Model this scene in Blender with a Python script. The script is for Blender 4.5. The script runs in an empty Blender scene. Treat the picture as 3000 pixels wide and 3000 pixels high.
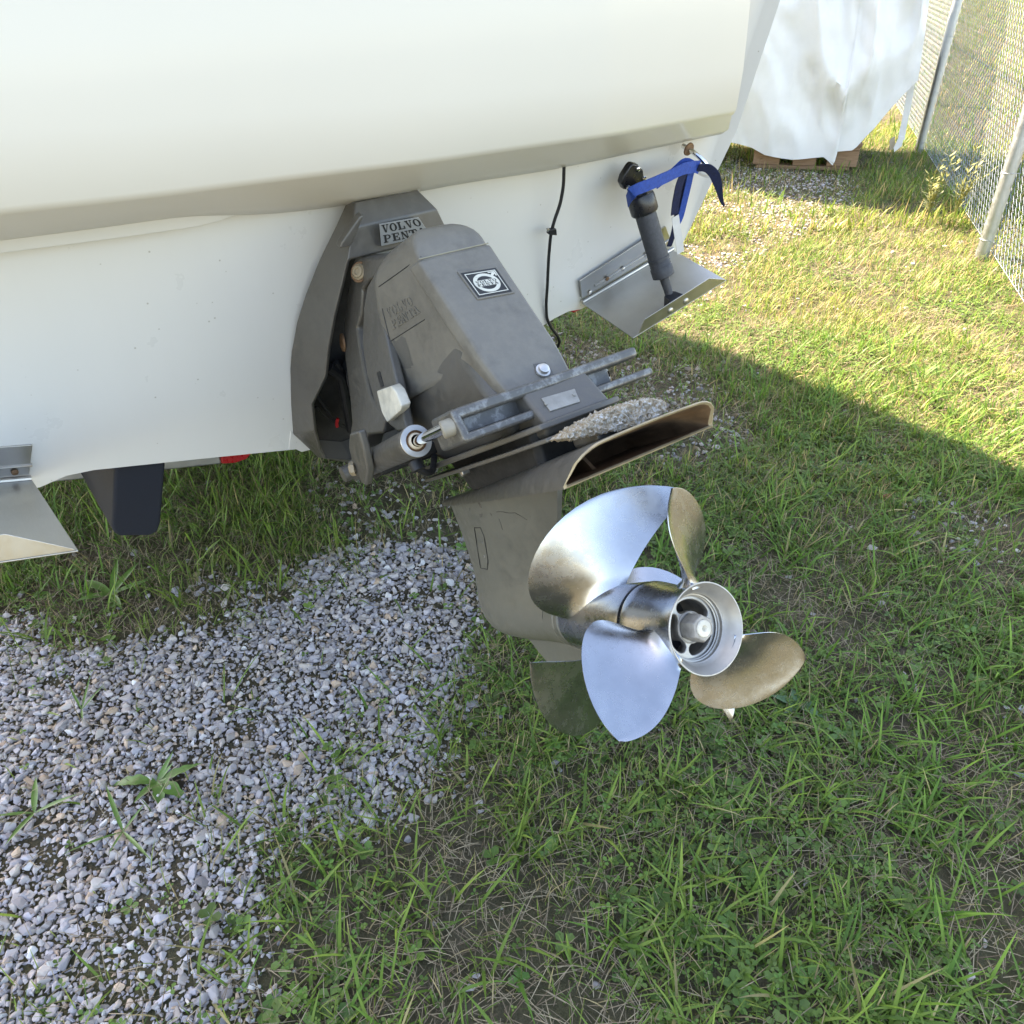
import bpy, bmesh, math, random
import numpy as np
from math import sin, cos, pi, radians, sqrt
from mathutils import Vector, Matrix

random.seed(7)
rng = np.random.default_rng(11)
scene = bpy.context.scene
col = scene.collection

# ---------------------------------------------------------------- camera
FPX, PITCH, ROLL, HCAM = 2250.0, radians(36), radians(2), 1.5       # focal length in photo pixels (photo 3000 px wide)
CAM = np.array([0.0, 0.0, HCAM])
fw = np.array([0.0, cos(PITCH), -sin(PITCH)])
dn0 = np.array([0.0, -sin(PITCH), -cos(PITCH)])
rt0 = np.array([1.0, 0.0, 0.0])
rt = cos(ROLL) * rt0 + sin(ROLL) * dn0
dn = -sin(ROLL) * rt0 + cos(ROLL) * dn0
cd = bpy.data.cameras.new('camera')
cd.sensor_width = 36.0
cd.sensor_fit = 'HORIZONTAL'
cd.lens = 36.0 * FPX / 3000.0
cd.clip_start = 0.02
cd.clip_end = 600.0
cam = bpy.data.objects.new('camera', cd)
col.objects.link(cam)
cam.matrix_world = Matrix(((rt[0], -dn[0], -fw[0], CAM[0]), (rt[1], -dn[1], -fw[1], CAM[1]),
                           (rt[2], -dn[2], -fw[2], CAM[2]), (0, 0, 0, 1)))
scene.camera = cam

# ---------------------------------------------------------------- daylight
ABOAT, ADRV, TAU = radians(36), radians(33), radians(35)
SB = np.array([cos(ABOAT), sin(ABOAT), 0.0])
TB = np.array([sin(ABOAT), -cos(ABOAT), 0.0])
ZU = np.array([0.0, 0.0, 1.0])
SUNDIR = 0.20 * SB + 0.95 * TB - ZU          # the way the light travels: from the bow, a little to starboard
SUNDIR = SUNDIR / np.linalg.norm(SUNDIR)
world = bpy.data.worlds.new('World')
scene.world = world
world.use_nodes = True
wn = world.node_tree
for n in list(wn.nodes):
    wn.nodes.remove(n)
wo = wn.nodes.new('ShaderNodeOutputWorld')
bg = wn.nodes.new('ShaderNodeBackground')
sky = wn.nodes.new('ShaderNodeTexSky')
sky.sky_type = 'NISHITA'
sky.sun_disc = False
sky.sun_elevation = math.asin(-SUNDIR[2])
sky.sun_rotation = math.atan2(-SUNDIR[0], -SUNDIR[1])
sky.air_density = 1.0
sky.dust_density = 1.0
sky.ozone_density = 1.4
bg.inputs['Strength'].default_value = 0.15
wn.links.new(sky.outputs[0], bg.inputs[0])
wn.links.new(bg.outputs[0], wo.inputs[0])
sd = bpy.data.lights.new('sun', 'SUN')
sd.energy = 5.0
sd.angle = radians(0.53)
sd.color = (1.0, 0.955, 0.88)
sun = bpy.data.objects.new('sun', sd)
col.objects.link(sun)
sun.rotation_euler = Vector(SUNDIR).to_track_quat('-Z', 'Y').to_euler()
sun.location = (-6, 6, 9)
scene.view_settings.view_transform = 'Standard'
scene.view_settings.look = 'None'
scene.view_settings.exposure = 2.5
scene.view_settings.use_white_balance = True          # the camera's shade white balance
scene.view_settings.white_balance_temperature = 8050
scene.view_settings.white_balance_tint = 14
scene.view_settings.gamma = 1.0
scene.view_settings.use_curve_mapping = False
scene.cycles.max_bounces = 8
scene.cycles.diffuse_bounces = 4
scene.cycles.glossy_bounces = 4

# ---------------------------------------------------------------- frames: photo pixels to points
def ray(x, y):
    return rt * ((x - 1500) / FPX) + dn * ((y - 1500) / FPX) + fw
def hit(x, y, p0, n):
    r = ray(x, y)
    return CAM + r * (((p0 - CAM) @ n) / (r @ n))
def topx(P):
    q = np.asarray(P) - CAM
    z = q @ fw
    z = np.where(z < 0.02, 0.02, z)
    return 1500 + FPX * (q @ rt) / z, 1500 + FPX * (q @ dn) / z, z
def gnd(x, y, z=0.0):
    return hit(x, y, np.array([0, 0, z]), ZU)

SD = np.array([cos(ADRV), sin(ADRV), 0.0])
TD = np.array([sin(ADRV), -cos(ADRV), 0.0])
DU = TD * cos(TAU) + ZU * sin(TAU)            # along the propeller shaft, aft
DW = -TD * sin(TAU) + ZU * cos(TAU)           # square to it, up
OD = CAM + ray(2070, 1842) * 1.075            # centre of the propeller's rear ring
def dloc(p):
    q = p - OD
    return np.array([q @ DU, q @ SD, q @ DW])
def Dv(x, y, v): return dloc(hit(x, y, OD + SD * v, SD))
def Du(x, y, u): return dloc(hit(x, y, OD + DU * u, DU))
def Dw(x, y, w): return dloc(hit(x, y, OD + DW * w, DW))
def Dpl(x, y, p, n):
    P = OD + DU * p[0] + SD * p[1] + DW * p[2]
    N = DU * n[0] + SD * n[1] + DW * n[2]
    return dloc(hit(x, y, P, N))
# boat frame: t aft, b starboard, z up; origin on the ground under the centreline
BC, QT, LAM = 0.04, 1.10, radians(14)
OB = OD + SB * BC
OB = np.array([OB[0], OB[1], 0.0])
LT = ZU * cos(LAM) + TB * sin(LAM)            # up along the transom
NT = TB * cos(LAM) - ZU * sin(LAM)            # out of the transom
PT = OD - TB * QT                             # a point of the transom plane
def bloc(p):
    q = p - OB
    return np.array([q @ TB, q @ SB, q[2]])
def Tn(x, y, n=0.0): return bloc(hit(x, y, PT + NT * n, NT))   # pixel on the transom plane, n out of it
def tz(z, n=0.0):                                              # t of the transom at height z
    return -QT + math.tan(LAM) * (z - OD[2]) + n / cos(LAM)
def Bt(x, y, t): return bloc(hit(x, y, OB + TB * t, TB))

# ---------------------------------------------------------------- materials
def newmat(name):
    m = bpy.data.materials.new(name)
    m.use_nodes = True
    nt = m.node_tree
    for n in list(nt.nodes):
        nt.nodes.remove(n)
    out = nt.nodes.new('ShaderNodeOutputMaterial')
    p = nt.nodes.new('ShaderNodeBsdfPrincipled')
    nt.links.new(p.outputs[0], out.inputs[0])
    return m, nt, p
def ramp(nt, fac, stops):
    r = nt.nodes.new('ShaderNodeValToRGB')
    el = r.color_ramp.elements
    while len(el) < len(stops):
        el.new(0.5)
    for e, (pos, c) in zip(el, stops):
        e.position = pos
        e.color = (c[0], c[1], c[2], 1) if not isinstance(c, (int, float)) else (c, c, c, 1)
    nt.links.new(fac, r.inputs[0])
    return r.outputs[0]
def noise(nt, scale, detail=5, rough=0.6, vec=None, coord='Object', dist=0.0):
    n = nt.nodes.new('ShaderNodeTexNoise')
    n.inputs['Scale'].default_value = scale
    n.inputs['Detail'].default_value = detail
    n.inputs['Roughness'].default_value = rough
    n.inputs['Distortion'].default_value = dist
    if vec is None:
        tc = nt.nodes.new('ShaderNodeTexCoord')
        vec = tc.outputs[coord]
    nt.links.new(vec, n.inputs['Vector'])
    return n.outputs['Fac']
def mixc(nt, fac, a, b, mode='MIX'):
    m = nt.nodes.new('ShaderNodeMix')
    m.data_type = 'RGBA'
    m.blend_type = mode
    for s, v in ((m.inputs[0], fac), (m.inputs[6], a), (m.inputs[7], b)):
        if hasattr(v, 'node'):
            nt.links.new(v, s)
        elif isinstance(v, (int, float)):
            s.default_value = v
        else:
            s.default_value = (v[0], v[1], v[2], 1)
    return m.outputs[2]
def bump(nt, p, h, strength=0.3, dist=0.002):
    b = nt.nodes.new('ShaderNodeBump')
    b.inputs['Strength'].default_value = strength
    b.inputs['Distance'].default_value = dist
    nt.links.new(h, b.inputs['Height'])
    nt.links.new(b.outputs[0], p.inputs['Normal'])
def simple(name, c, rough=0.5, metal=0.0, var=0.12, scale=30, bmp=0.0, bscale=200, coat=0.0, rvar=0.1):
    m, nt, p = newmat(name)
    f = noise(nt, scale)
    lo = [x * (1 - var) for x in c]
    hi = [min(1, x * (1 + var)) for x in c]
    nt.links.new(ramp(nt, f, [(0.3, lo), (0.7, hi)]), p.inputs['Base Color'])
    nt.links.new(ramp(nt, noise(nt, scale * 2.3), [(0.3, max(0.02, rough - rvar)), (0.7, min(1, rough + rvar))]), p.inputs['Roughness'])
    p.inputs['Metallic'].default_value = metal
    if coat:
        p.inputs['Coat Weight'].default_value = coat
        p.inputs['Coat Roughness'].default_value = 0.08
    if bmp:
        bump(nt, p, noise(nt, bscale, 3), bmp, 0.001)
    return m

MAT = {}
def paint(name, c, dirt, edge, rough):
    """grey drive enamel: mottled, chalky film of dust, small chips"""
    m, nt, p = newmat(name)
    a = noise(nt, 9, 6, 0.65)
    b = noise(nt, 60, 5, 0.6)
    g = noise(nt, 420, 3, 0.6)
    base = ramp(nt, a, [(0.28, [x * 0.72 for x in c]), (0.46, c), (0.62, c), (0.78, [x * 1.22 for x in c])])
    base = mixc(nt, ramp(nt, b, [(0.42, 0.0), (0.75, 0.45)]), base, dirt)
    base = mixc(nt, ramp(nt, g, [(0.66, 0.0), (0.78, 0.5)]), base, edge)
    nt.links.new(base, p.inputs['Base Color'])
    nt.links.new(ramp(nt, b, [(0.3, rough - 0.1), (0.7, rough + 0.15)]), p.inputs['Roughness'])
    p.inputs['Metallic'].default_value = 0.15
    bump(nt, p, g, 0.25, 0.0006)
    return m
MAT['cover'] = paint('dusty_grey_enamel', (0.155, 0.141, 0.116), (0.23, 0.21, 0.17), (0.19, 0.175, 0.145), 0.42)
MAT['grey'] = paint('grey_enamel', (0.100, 0.092, 0.079), (0.145, 0.132, 0.108), (0.19, 0.175, 0.15), 0.38)
MAT['leg'] = paint('olive_grey_enamel', (0.15, 0.145, 0.118), (0.19, 0.18, 0.145), (0.10, 0.095, 0.08), 0.42)
MAT['dark'] = simple('black_rubber', (0.012, 0.012, 0.013), 0.55, var=0.3)
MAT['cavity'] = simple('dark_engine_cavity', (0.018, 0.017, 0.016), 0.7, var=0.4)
MAT['chip'] = simple('bare_dull_primer', (0.24, 0.22, 0.16), 0.6)
MAT['worn'] = simple('worn_paint_patch', (0.095, 0.09, 0.078), 0.55, var=0.05)

def worn_alloy():
    m, nt, p = newmat('worn_cast_alloy')
    a = noise(nt, 38, 7, 0.7)
    b = noise(nt, 14, 4, 0.6)
    base = ramp(nt, a, [(0.34, (0.085, 0.082, 0.076)), (0.5, (0.12, 0.115, 0.105)), (0.6, (0.26, 0.255, 0.24)), (0.72, (0.11, 0.105, 0.095))])
    base = mixc(nt, ramp(nt, b, [(0.45, 0.0), (0.7, 0.6)]), base, (0.10, 0.098, 0.088))
    nt.links.new(base, p.inputs['Base Color'])
    nt.links.new(ramp(nt, a, [(0.3, 0.3), (0.7, 0.5)]), p.inputs['Roughness'])
    nt.links.new(ramp(nt, a, [(0.4, 0.15), (0.6, 0.7)]), p.inputs['Metallic'])
    bump(nt, p, noise(nt, 300, 4), 0.3, 0.0008)
    return m
MAT['alloy'] = worn_alloy()

def steel(name, c, r0, r1, stretch=(1, 1, 1), mott=0.0):
    m, nt, p = newmat(name)
    tc = nt.nodes.new('ShaderNodeTexCoord')
    mp = nt.nodes.new('ShaderNodeMapping')
    mp.inputs['Scale'].default_value = stretch
    nt.links.new(tc.outputs['Object'], mp.inputs['Vector'])
    f = noise(nt, 60, 6, 0.65, mp.outputs[0])
    g = noise(nt, 18, 5, 0.6)
    h = noise(nt, 900, 2, 0.5)
    nt.links.new(ramp(nt, g, [(0.3, [x * (1 - mott) for x in c]), (0.7, c)]), p.inputs['Base Color'])
    p.inputs['Metallic'].default_value = 1.0
    mm = nt.nodes.new('ShaderNodeMath')
    mm.operation = 'ADD'
    nt.links.new(ramp(nt, f, [(0.3, r0), (0.7, r1)]), mm.inputs[0])
    nt.links.new(ramp(nt, g, [(0.45, 0.0), (0.8, 0.12)]), mm.inputs[1])
    nt.links.new(mm.outputs[0], p.inputs['Roughness'])
    bump(nt, p, h, 0.06, 0.0005)
    return m
MAT['steel'] = steel('polished_stainless', (0.44, 0.455, 0.48), 0.17, 0.30, mott=0.16)
MAT['satin'] = steel('satin_stainless', (0.62, 0.60, 0.56), 0.34, 0.48, mott=0.12)
MAT['chrome'] = steel('chrome', (0.75, 0.75, 0.75), 0.03, 0.07)
MAT['tab'] = steel('brushed_stainless_sheet', (0.52, 0.50, 0.46), 0.30, 0.42, (1, 8, 1), mott=0.12)
MAT['galv'] = steel('galvanised_steel', (0.48, 0.50, 0.51), 0.38, 0.55, mott=0.2)
MAT['wire'] = simple('weathered_fence_wire', (0.25, 0.275, 0.30), 0.45, metal=0.6, var=0.2)
MAT['dull'] = simple('dull_grey_metal', (0.30, 0.285, 0.25), 0.5, metal=0.5, var=0.2, bmp=0.3)
MAT['ringcoat'] = simple('salt_dulled_steel', (0.44, 0.42, 0.385), 0.48, metal=0.75, var=0.12, scale=22)
MAT['scale'] = simple('limescaled_bronze', (0.34, 0.31, 0.27), 0.6, metal=0.3, var=0.3, scale=60, bmp=0.4)
MAT['brown'] = simple('sooty_exhaust_brown', (0.13, 0.078, 0.042), 0.6, var=0.45, scale=25, bmp=0.4)
MAT['rim'] = simple('bare_cast_rim', (0.36, 0.29, 0.18), 0.5, metal=0.3, var=0.25)
MAT['rust'] = simple('rusty_bolt', (0.16, 0.085, 0.04), 0.7, var=0.4, scale=90, bmp=0.4)
MAT['tan'] = simple('tan_bolt_head', (0.30, 0.235, 0.15), 0.6, var=0.2)
MAT['bush'] = simple('grey_brown_bush', (0.27, 0.24, 0.185), 0.5, var=0.15)
MAT['zinc'] = simple('chalky_white_zinc', (0.62, 0.58, 0.48), 0.8, var=0.22, scale=30, bmp=0.6, bscale=120)
MAT['seal'] = simple('ivory_seal', (0.5, 0.42, 0.31), 0.45)

def gelcoat():
    m, nt, p = newmat('white_gelcoat')
    f = noise(nt, 1.6, 4, 0.6)
    c = ramp(nt, f, [(0.2, (0.628, 0.612, 0.572)), (0.8, (0.64, 0.624, 0.584))])
    v = nt.nodes.new('ShaderNodeTexVoronoi')
    v.inputs['Scale'].default_value = 26
    tc = nt.nodes.new('ShaderNodeTexCoord')
    nt.links.new(tc.outputs['Object'], v.inputs['Vector'])
    c = mixc(nt, ramp(nt, v.outputs['Distance'], [(0.035, 0.8), (0.06, 0.0)]), c, (0.35, 0.32, 0.26))
    # faint grime streaks running down the transom
    mp = nt.nodes.new('ShaderNodeMapping')
    mp.inputs['Scale'].default_value = (1, 7, 0.35)
    nt.links.new(tc.outputs['Object'], mp.inputs['Vector'])
    s = noise(nt, 3.5, 5, 0.6, mp.outputs[0])
    c = mixc(nt, ramp(nt, s, [(0.45, 0.0), (0.9, 0.06)]), c, (0.50, 0.47, 0.40))
    nt.links.new(c, p.inputs['Base Color'])
    nt.links.new(ramp(nt, noise(nt, 8), [(0.3, 0.27), (0.7, 0.30)]), p.inputs['Roughness'])
    p.inputs['Coat Weight'].default_value = 0.3
    p.inputs['Coat Roughness'].default_value = 0.06
    return m
MAT['gel'] = gelcoat()
MAT['cream'] = simple('cream_gelcoat_moulding', (0.61, 0.58, 0.51), 0.38, var=0.012, scale=1.5, coat=0.15, rvar=0.015)
MAT['strap'] = simple('blue_webbing', (0.012, 0.06, 0.30), 0.7, var=0.25, scale=120, bmp=0.6, bscale=500)
MAT['navy'] = simple('navy_webbing', (0.006, 0.012, 0.05), 0.75, var=0.3, scale=120, bmp=0.6, bscale=500)
MAT['tag'] = simple('white_webbing', (0.66, 0.65, 0.62), 0.8, var=0.1)
MAT['blackp'] = simple('black_plastic', (0.014, 0.014, 0.016), 0.32, var=0.2)
MAT['greyp'] = simple('sanded_dark_plastic', (0.045, 0.046, 0.05), 0.6, var=0.25, scale=90, bmp=0.3)
MAT['red'] = simple('red_lens', (0.32, 0.012, 0.015), 0.3)
MAT['carpet'] = simple('navy_bunk_carpet', (0.007, 0.010, 0.018), 0.85, var=0.5, scale=500, bmp=1.0, bscale=900)
MAT['label'] = simple('silver_label', (0.36, 0.36, 0.35), 0.4, metal=0.35, var=0.06)
MAT['ink'] = simple('black_ink', (0.018, 0.018, 0.017), 0.55)
MAT['ivory'] = simple('ivory_print', (0.56, 0.54, 0.45), 0.5)
MAT['wrap'] = simple('white_shrink_wrap', (0.80, 0.80, 0.79), 0.38, var=0.05, scale=4)
MAT['tyre'] = simple('tyre_rubber', (0.02, 0.02, 0.02), 0.8)
MAT['leafdry'] = simple('dry_leaf', (0.17, 0.075, 0.02), 0.7, var=0.4)

def wood():
    m, nt, p = newmat('sawn_pine')
    tc = nt.nodes.new('ShaderNodeTexCoord')
    mp = nt.nodes.new('ShaderNodeMapping')
    mp.inputs['Scale'].default_value = (3, 30, 60)
    nt.links.new(tc.outputs['Object'], mp.inputs['Vector'])
    f = noise(nt, 3, 6, 0.6, mp.outputs[0], dist=0.4)
    nt.links.new(ramp(nt, f, [(0.25, (0.20, 0.115, 0.062)), (0.6, (0.34, 0.21, 0.125)), (0.8, (0.26, 0.15, 0.085))]), p.inputs['Base Color'])
    p.inputs['Roughness'].default_value = 0.8
    bump(nt, p, f, 0.3, 0.002)
    return m
MAT['wood'] = wood()

def colattr(name, rough=0.6, trans=0.0, spec=0.3):
    m, nt, p = newmat(name)
    a = nt.nodes.new('ShaderNodeAttribute')
    a.attribute_name = 'Col'
    nt.links.new(a.outputs['Color'], p.inputs['Base Color'])
    p.inputs['Roughness'].default_value = rough
    p.inputs['Specular IOR Level'].default_value = spec
    if trans:
        tr = nt.nodes.new('ShaderNodeBsdfTranslucent')
        nt.links.new(a.outputs['Color'], tr.inputs['Color'])
        mx = nt.nodes.new('ShaderNodeMixShader')
        mx.inputs[0].default_value = trans
        out = [n for n in nt.nodes if n.type == 'OUTPUT_MATERIAL'][0]
        nt.links.new(p.outputs[0], mx.inputs[1])
        nt.links.new(tr.outputs[0], mx.inputs[2])
        nt.links.new(mx.outputs[0], out.inputs[0])
    return m, nt, p
MAT['leaf'] = colattr('grass_and_leaves', 0.5, 0.35, 0.35)[0]
MAT['straw'] = colattr('dead_straw', 0.8)[0]
ms, nts, ps = colattr('limestone_gravel', 0.75)
bump(nts, ps, noise(nts, 260, 4), 0.5, 0.002)
MAT['stone'] = ms

# ---------------------------------------------------------------- mesh helpers
def link(o, parent=None):
    col.objects.link(o)
    if parent is not None:
        o.parent = parent
    return o
def make(name, verts, faces, mat, parent=None, smooth=False, bevel=0.0, seg=2, sub=0, ang=35):
    me = bpy.data.meshes.new(name)
    me.from_pydata([tuple(map(float, v)) for v in verts], [], [tuple(f) for f in faces])
    bm = bmesh.new()
    bm.from_mesh(me)
    bmesh.ops.remove_doubles(bm, verts=bm.verts, dist=1e-6)
    bmesh.ops.recalc_face_normals(bm, faces=bm.faces)
    bm.to_mesh(me)
    bm.free()
    me.materials.append(MAT[mat] if isinstance(mat, str) else mat)
    o = bpy.data.objects.new(name, me)
    if smooth or bevel or sub:
        for p in me.polygons:
            p.use_smooth = True
    if bevel:
        b = o.modifiers.new('bevel', 'BEVEL')
        b.width = bevel
        b.segments = seg
        b.limit_method = 'ANGLE'
        b.angle_limit = radians(ang)
        b.harden_normals = True
    elif smooth and not sub:
        me.set_sharp_from_angle(angle=radians(ang))
    if sub:
        s = o.modifiers.new('sub', 'SUBSURF')
        s.levels = sub
        s.render_levels = sub
    return link(o, parent)
def empty(name, M, label=None, cat=None, group=None):
    o = bpy.data.objects.new(name, None)
    col.objects.link(o)
    o.matrix_world = M
    o.empty_display_size = 0.1
    tag(o, label, cat, group)
    return o
def tag(o, label=None, cat=None, group=None, kind=None):
    if label: o['label'] = label
    if cat: o['category'] = cat
    if group: o['group'] = group
    if kind: o['kind'] = kind
    return o
def frame(o, x, y, z):
    return Matrix(((x[0], y[0], z[0], o[0]), (x[1], y[1], z[1], o[1]), (x[2], y[2], z[2], o[2]), (0, 0, 0, 1)))
def prism(loop, vec, V=None, F=None):
    """closed loop of 3D points swept along vec"""
    V = [] if V is None else V
    F = [] if F is None else F
    n0, n = len(V), len(loop)
    V += [np.array(p, float) for p in loop] + [np.array(p, float) + np.array(vec, float) for p in loop]
    F.append(list(range(n0, n0 + n)))
    F.append([n0 + n + i for i in reversed(range(n))])
    for i in range(n):
        j = (i + 1) % n
        F.append([n0 + i, n0 + j, n0 + n + j, n0 + n + i])
    return V, F
def box(lo, hi, V=None, F=None):
    a, b = lo, hi
    return prism([(a[0], a[1], a[2]), (b[0], a[1], a[2]), (b[0], b[1], a[2]), (a[0], b[1], a[2])], (0, 0, b[2] - a[2]), V, F)
def lathe(prof, c, ax, up, n=48, V=None, F=None, close=False, arc=(0, 2 * pi)):
    """profile [(distance along axis, radius)] spun about the axis ax through c"""
    V = [] if V is None else V
    F = [] if F is None else F
    ax = np.array(ax, float); ax = ax / np.linalg.norm(ax)
    e1 = np.array(up, float); e1 = e1 - ax * (e1 @ ax); e1 = e1 / np.linalg.norm(e1)
    e2 = np.cross(ax, e1)
    n0 = len(V)
    for d, r in prof:
        for k in range(n):
            a = 2 * pi * k / n
            V.append(np.array(c) + ax * d + (e1 * cos(a) + e2 * sin(a)) * r)
    m = len(prof)
    for i in range(m - 1):
        for k in range(n):
            k2 = (k + 1) % n
            F.append([n0 + i * n + k, n0 + i * n + k2, n0 + (i + 1) * n + k2, n0 + (i + 1) * n + k])
    if close:
        F.append([n0 + k for k in range(n)])
        F.append([n0 + (m - 1) * n + k for k in reversed(range(n))])
    return V, F
def smoothpath(pts, n):
    P = np.array(pts, float)
    d = np.concatenate([[0], np.cumsum(np.linalg.norm(np.diff(P, axis=0), axis=1))])
    s = np.linspace(0, d[-1], n)
    Q = np.stack([np.interp(s, d, P[:, k]) for k in range(P.shape[1])], 1)
    for _ in range(3):
        Q[1:-1] = 0.25 * Q[:-2] + 0.5 * Q[1:-1] + 0.25 * Q[2:]
    return Q
def tube(path, r, n=10, V=None, F=None, caps=True):
    V = [] if V is None else V
    F = [] if F is None else F
    P = np.array(path, float)
    n0 = len(V)
    up = np.array([0.31, 0.2, 0.93])
    for i in range(len(P)):
        t = P[min(i + 1, len(P) - 1)] - P[max(i - 1, 0)]
        t = t / (np.linalg.norm(t) + 1e-12)
        e1 = up - t * (up @ t)
        e1 = e1 / (np.linalg.norm(e1) + 1e-12)
        up = e1
        e2 = np.cross(t, e1)
        rr = r[i] if hasattr(r, '__len__') else r
        for k in range(n):
            a = 2 * pi * k / n
            V.append(P[i] + (e1 * cos(a) + e2 * sin(a)) * rr)
    for i in range(len(P) - 1):
        for k in range(n):
            k2 = (k + 1) % n
            F.append([n0 + i * n + k, n0 + i * n + k2, n0 + (i + 1) * n + k2, n0 + (i + 1) * n + k])
    if caps:
        F.append([n0 + k for k in range(n)])
        F.append([n0 + (len(P) - 1) * n + k for k in reversed(range(n))])
    return V, F
def loft(secs, caps=True, V=None, F=None, closed=True):
    V = [] if V is None else V
    F = [] if F is None else F
    n0, n, m = len(V), len(secs[0]), len(secs)
    for s in secs:
        V += [np.array(p, float) for p in s]
    for i in range(m - 1):
        for k in range(n if closed else n - 1):
            k2 = (k + 1) % n
            F.append([n0 + i * n + k, n0 + i * n + k2, n0 + (i + 1) * n + k2, n0 + (i + 1) * n + k])
    if caps and closed:
        F.append([n0 + k for k in reversed(range(n))])
        F.append([n0 + (m - 1) * n + k for k in range(n)])
    return V, F
def ribbon(path, widthdir, w, th, V=None, F=None):
    """flat webbing: path points, a width direction (one or per point), width, thickness"""
    P = np.array(path, float)
    secs = []
    for i in range(len(P)):
        t = P[min(i + 1, len(P) - 1)] - P[max(i - 1, 0)]
        t /= np.linalg.norm(t) + 1e-12
        wd = np.array(widthdir[i] if np.ndim(widthdir) == 2 else widthdir, float)
        wd = wd - t * (wd @ t)
        wd /= np.linalg.norm(wd) + 1e-12
        nn = np.cross(t, wd)
        ww = w[i] if hasattr(w, '__len__') else w
        secs.append([P[i] - wd * ww / 2 - nn * th / 2, P[i] + wd * ww / 2 - nn * th / 2, P[i] + wd * ww / 2 + nn * th / 2, P[i] - wd * ww / 2 + nn * th / 2])
    return loft(secs, True, V, F)

# slab-serif capitals, each a list of quads in a unit cell
def ellring(cx, cy, ax, ay, bx, by, a0=0, a1=2 * pi, n=20):
    q = []
    for i in range(n):
        p, r = a0 + (a1 - a0) * i / n, a0 + (a1 - a0) * (i + 1) / n
        q.append([(cx + ax * cos(p), cy + ay * sin(p)), (cx + ax * cos(r), cy + ay * sin(r)), (cx + bx * cos(r), cy + by * sin(r)), (cx + bx * cos(p), cy + by * sin(p))])
    return q
def rq(x0, y0, x1, y1): return [(x0, y0), (x1, y0), (x1, y1), (x0, y1)]
GLYPH = {
    'V': [[(0.10, 0.9), (0.38, 0.9), (0.62, 0.0), (0.42, 0.0)], [(0.76, 0.9), (0.87, 0.9), (0.62, 0.0), (0.52, 0.0)], rq(0.0, 0.88, 0.48, 1.0), rq(0.64, 0.88, 1.0, 1.0)],
    'O': ellring(0.5, 0.5, 0.5, 0.52, 0.24, 0.40),
    'L': [rq(0.14, 0.1, 0.42, 0.9), rq(0.0, 0.0, 0.95, 0.12), rq(0.0, 0.88, 0.56, 1.0), rq(0.80, 0.12, 0.95, 0.42)],
    'P': [rq(0.14, 0.1, 0.40, 0.9), rq(0.0, 0.0, 0.55, 0.12), rq(0.0, 0.88, 0.56, 1.0)] + ellring(0.52, 0.70, 0.43, 0.30, 0.20, 0.18, -pi / 2, pi / 2, 12) + [rq(0.40, 0.40, 0.53, 0.52)],
    'E': [rq(0.14, 0.1, 0.42, 0.9), rq(0.0, 0.0, 0.92, 0.12), rq(0.0, 0.88, 0.92, 1.0), rq(0.42, 0.45, 0.66, 0.56), rq(0.78, 0.12, 0.92, 0.36), rq(0.78, 0.66, 0.92, 0.88), rq(0.60, 0.36, 0.70, 0.65)],
    'N': [rq(0.14, 0.1, 0.24, 0.9), rq(0.76, 0.05, 0.86, 0.9), [(0.08, 1.0), (0.36, 1.0), (0.86, 0.0), (0.64, 0.0)], rq(0.0, 0.0, 0.38, 0.11), rq(0.62, 0.89, 1.0, 1.0)],
    'T': [rq(0.36, 0.1, 0.64, 0.9), rq(0.0, 0.88, 1.0, 1.0), rq(0.20, 0.0, 0.80, 0.12), rq(0.0, 0.66, 0.13, 0.88), rq(0.87, 0.66, 1.0, 0.88)],
    'A': [[(0.13, 0.1), (0.24, 0.1), (0.50, 1.0), (0.38, 1.0)], [(0.62, 0.1), (0.90, 0.1), (0.62, 1.0), (0.38, 1.0)], rq(0.0, 0.0, 0.36, 0.11), rq(0.52, 0.0, 1.0, 0.11), rq(0.26, 0.30, 0.72, 0.40)],
}
def textquads(s, x0, x1, y0, y1, gap=0.10):
    n = len(s)
    w = (x1 - x0) / (n + gap * (n - 1))
    out = []
    for i, ch in enumerate(s):
        ox = x0 + i * w * (1 + gap)
        for q in GLYPH[ch]:
            out.append([(ox + a * w, y0 + b * (y1 - y0)) for a, b in q])
    return out
def bil(px, s, t):
    """px: TL, TR, BR, BL pixel corners; s right, t up"""
    p = np.array(px, float)
    top = p[0] * (1 - s) + p[1] * s
    bot = p[3] * (1 - s) + p[2] * s
    return bot * (1 - t) + top * t
def flatquads(quads, fn, n, d0, step=0.00002):
    """2D quads to 3D through fn(s, t), lifted along n in tiny steps so that none lie in one plane"""
    V, F = [], []
    n = np.array(n, float)
    for i, q in enumerate(quads):
        b = len(V)
        V += [fn(s, t) + n * (d0 + step * (i % 9)) for s, t in q]
        F.append(list(range(b, b + len(q))))
    return V, F
from mathutils.bvhtree import BVHTree
def bvh_of(V, F):
    return BVHTree.FromPolygons([Vector(map(float, v)) for v in V], F)
def surf(x, y, tree, off=0.0):
    """photo pixel dropped onto a part of the drive (drive axes), lifted off its surface"""
    r = ray(x, y)
    d = Vector((r @ DU, r @ SD, r @ DW)).normalized()
    h, n, i, dist = tree.ray_cast(Vector(dloc(CAM)), d)
    if h is None:                       # just off the edge: step towards the part's middle
        return surf(x + 3, y, tree, off)
    if n.dot(d) > 0: n = -n
    return np.array(h + n * off)
def surfn(x, y, tree):
    a, b = surf(x, y, tree, 0.0), surf(x, y, tree, 0.01)
    n = b - a
    return n / np.linalg.norm(n)
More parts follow.
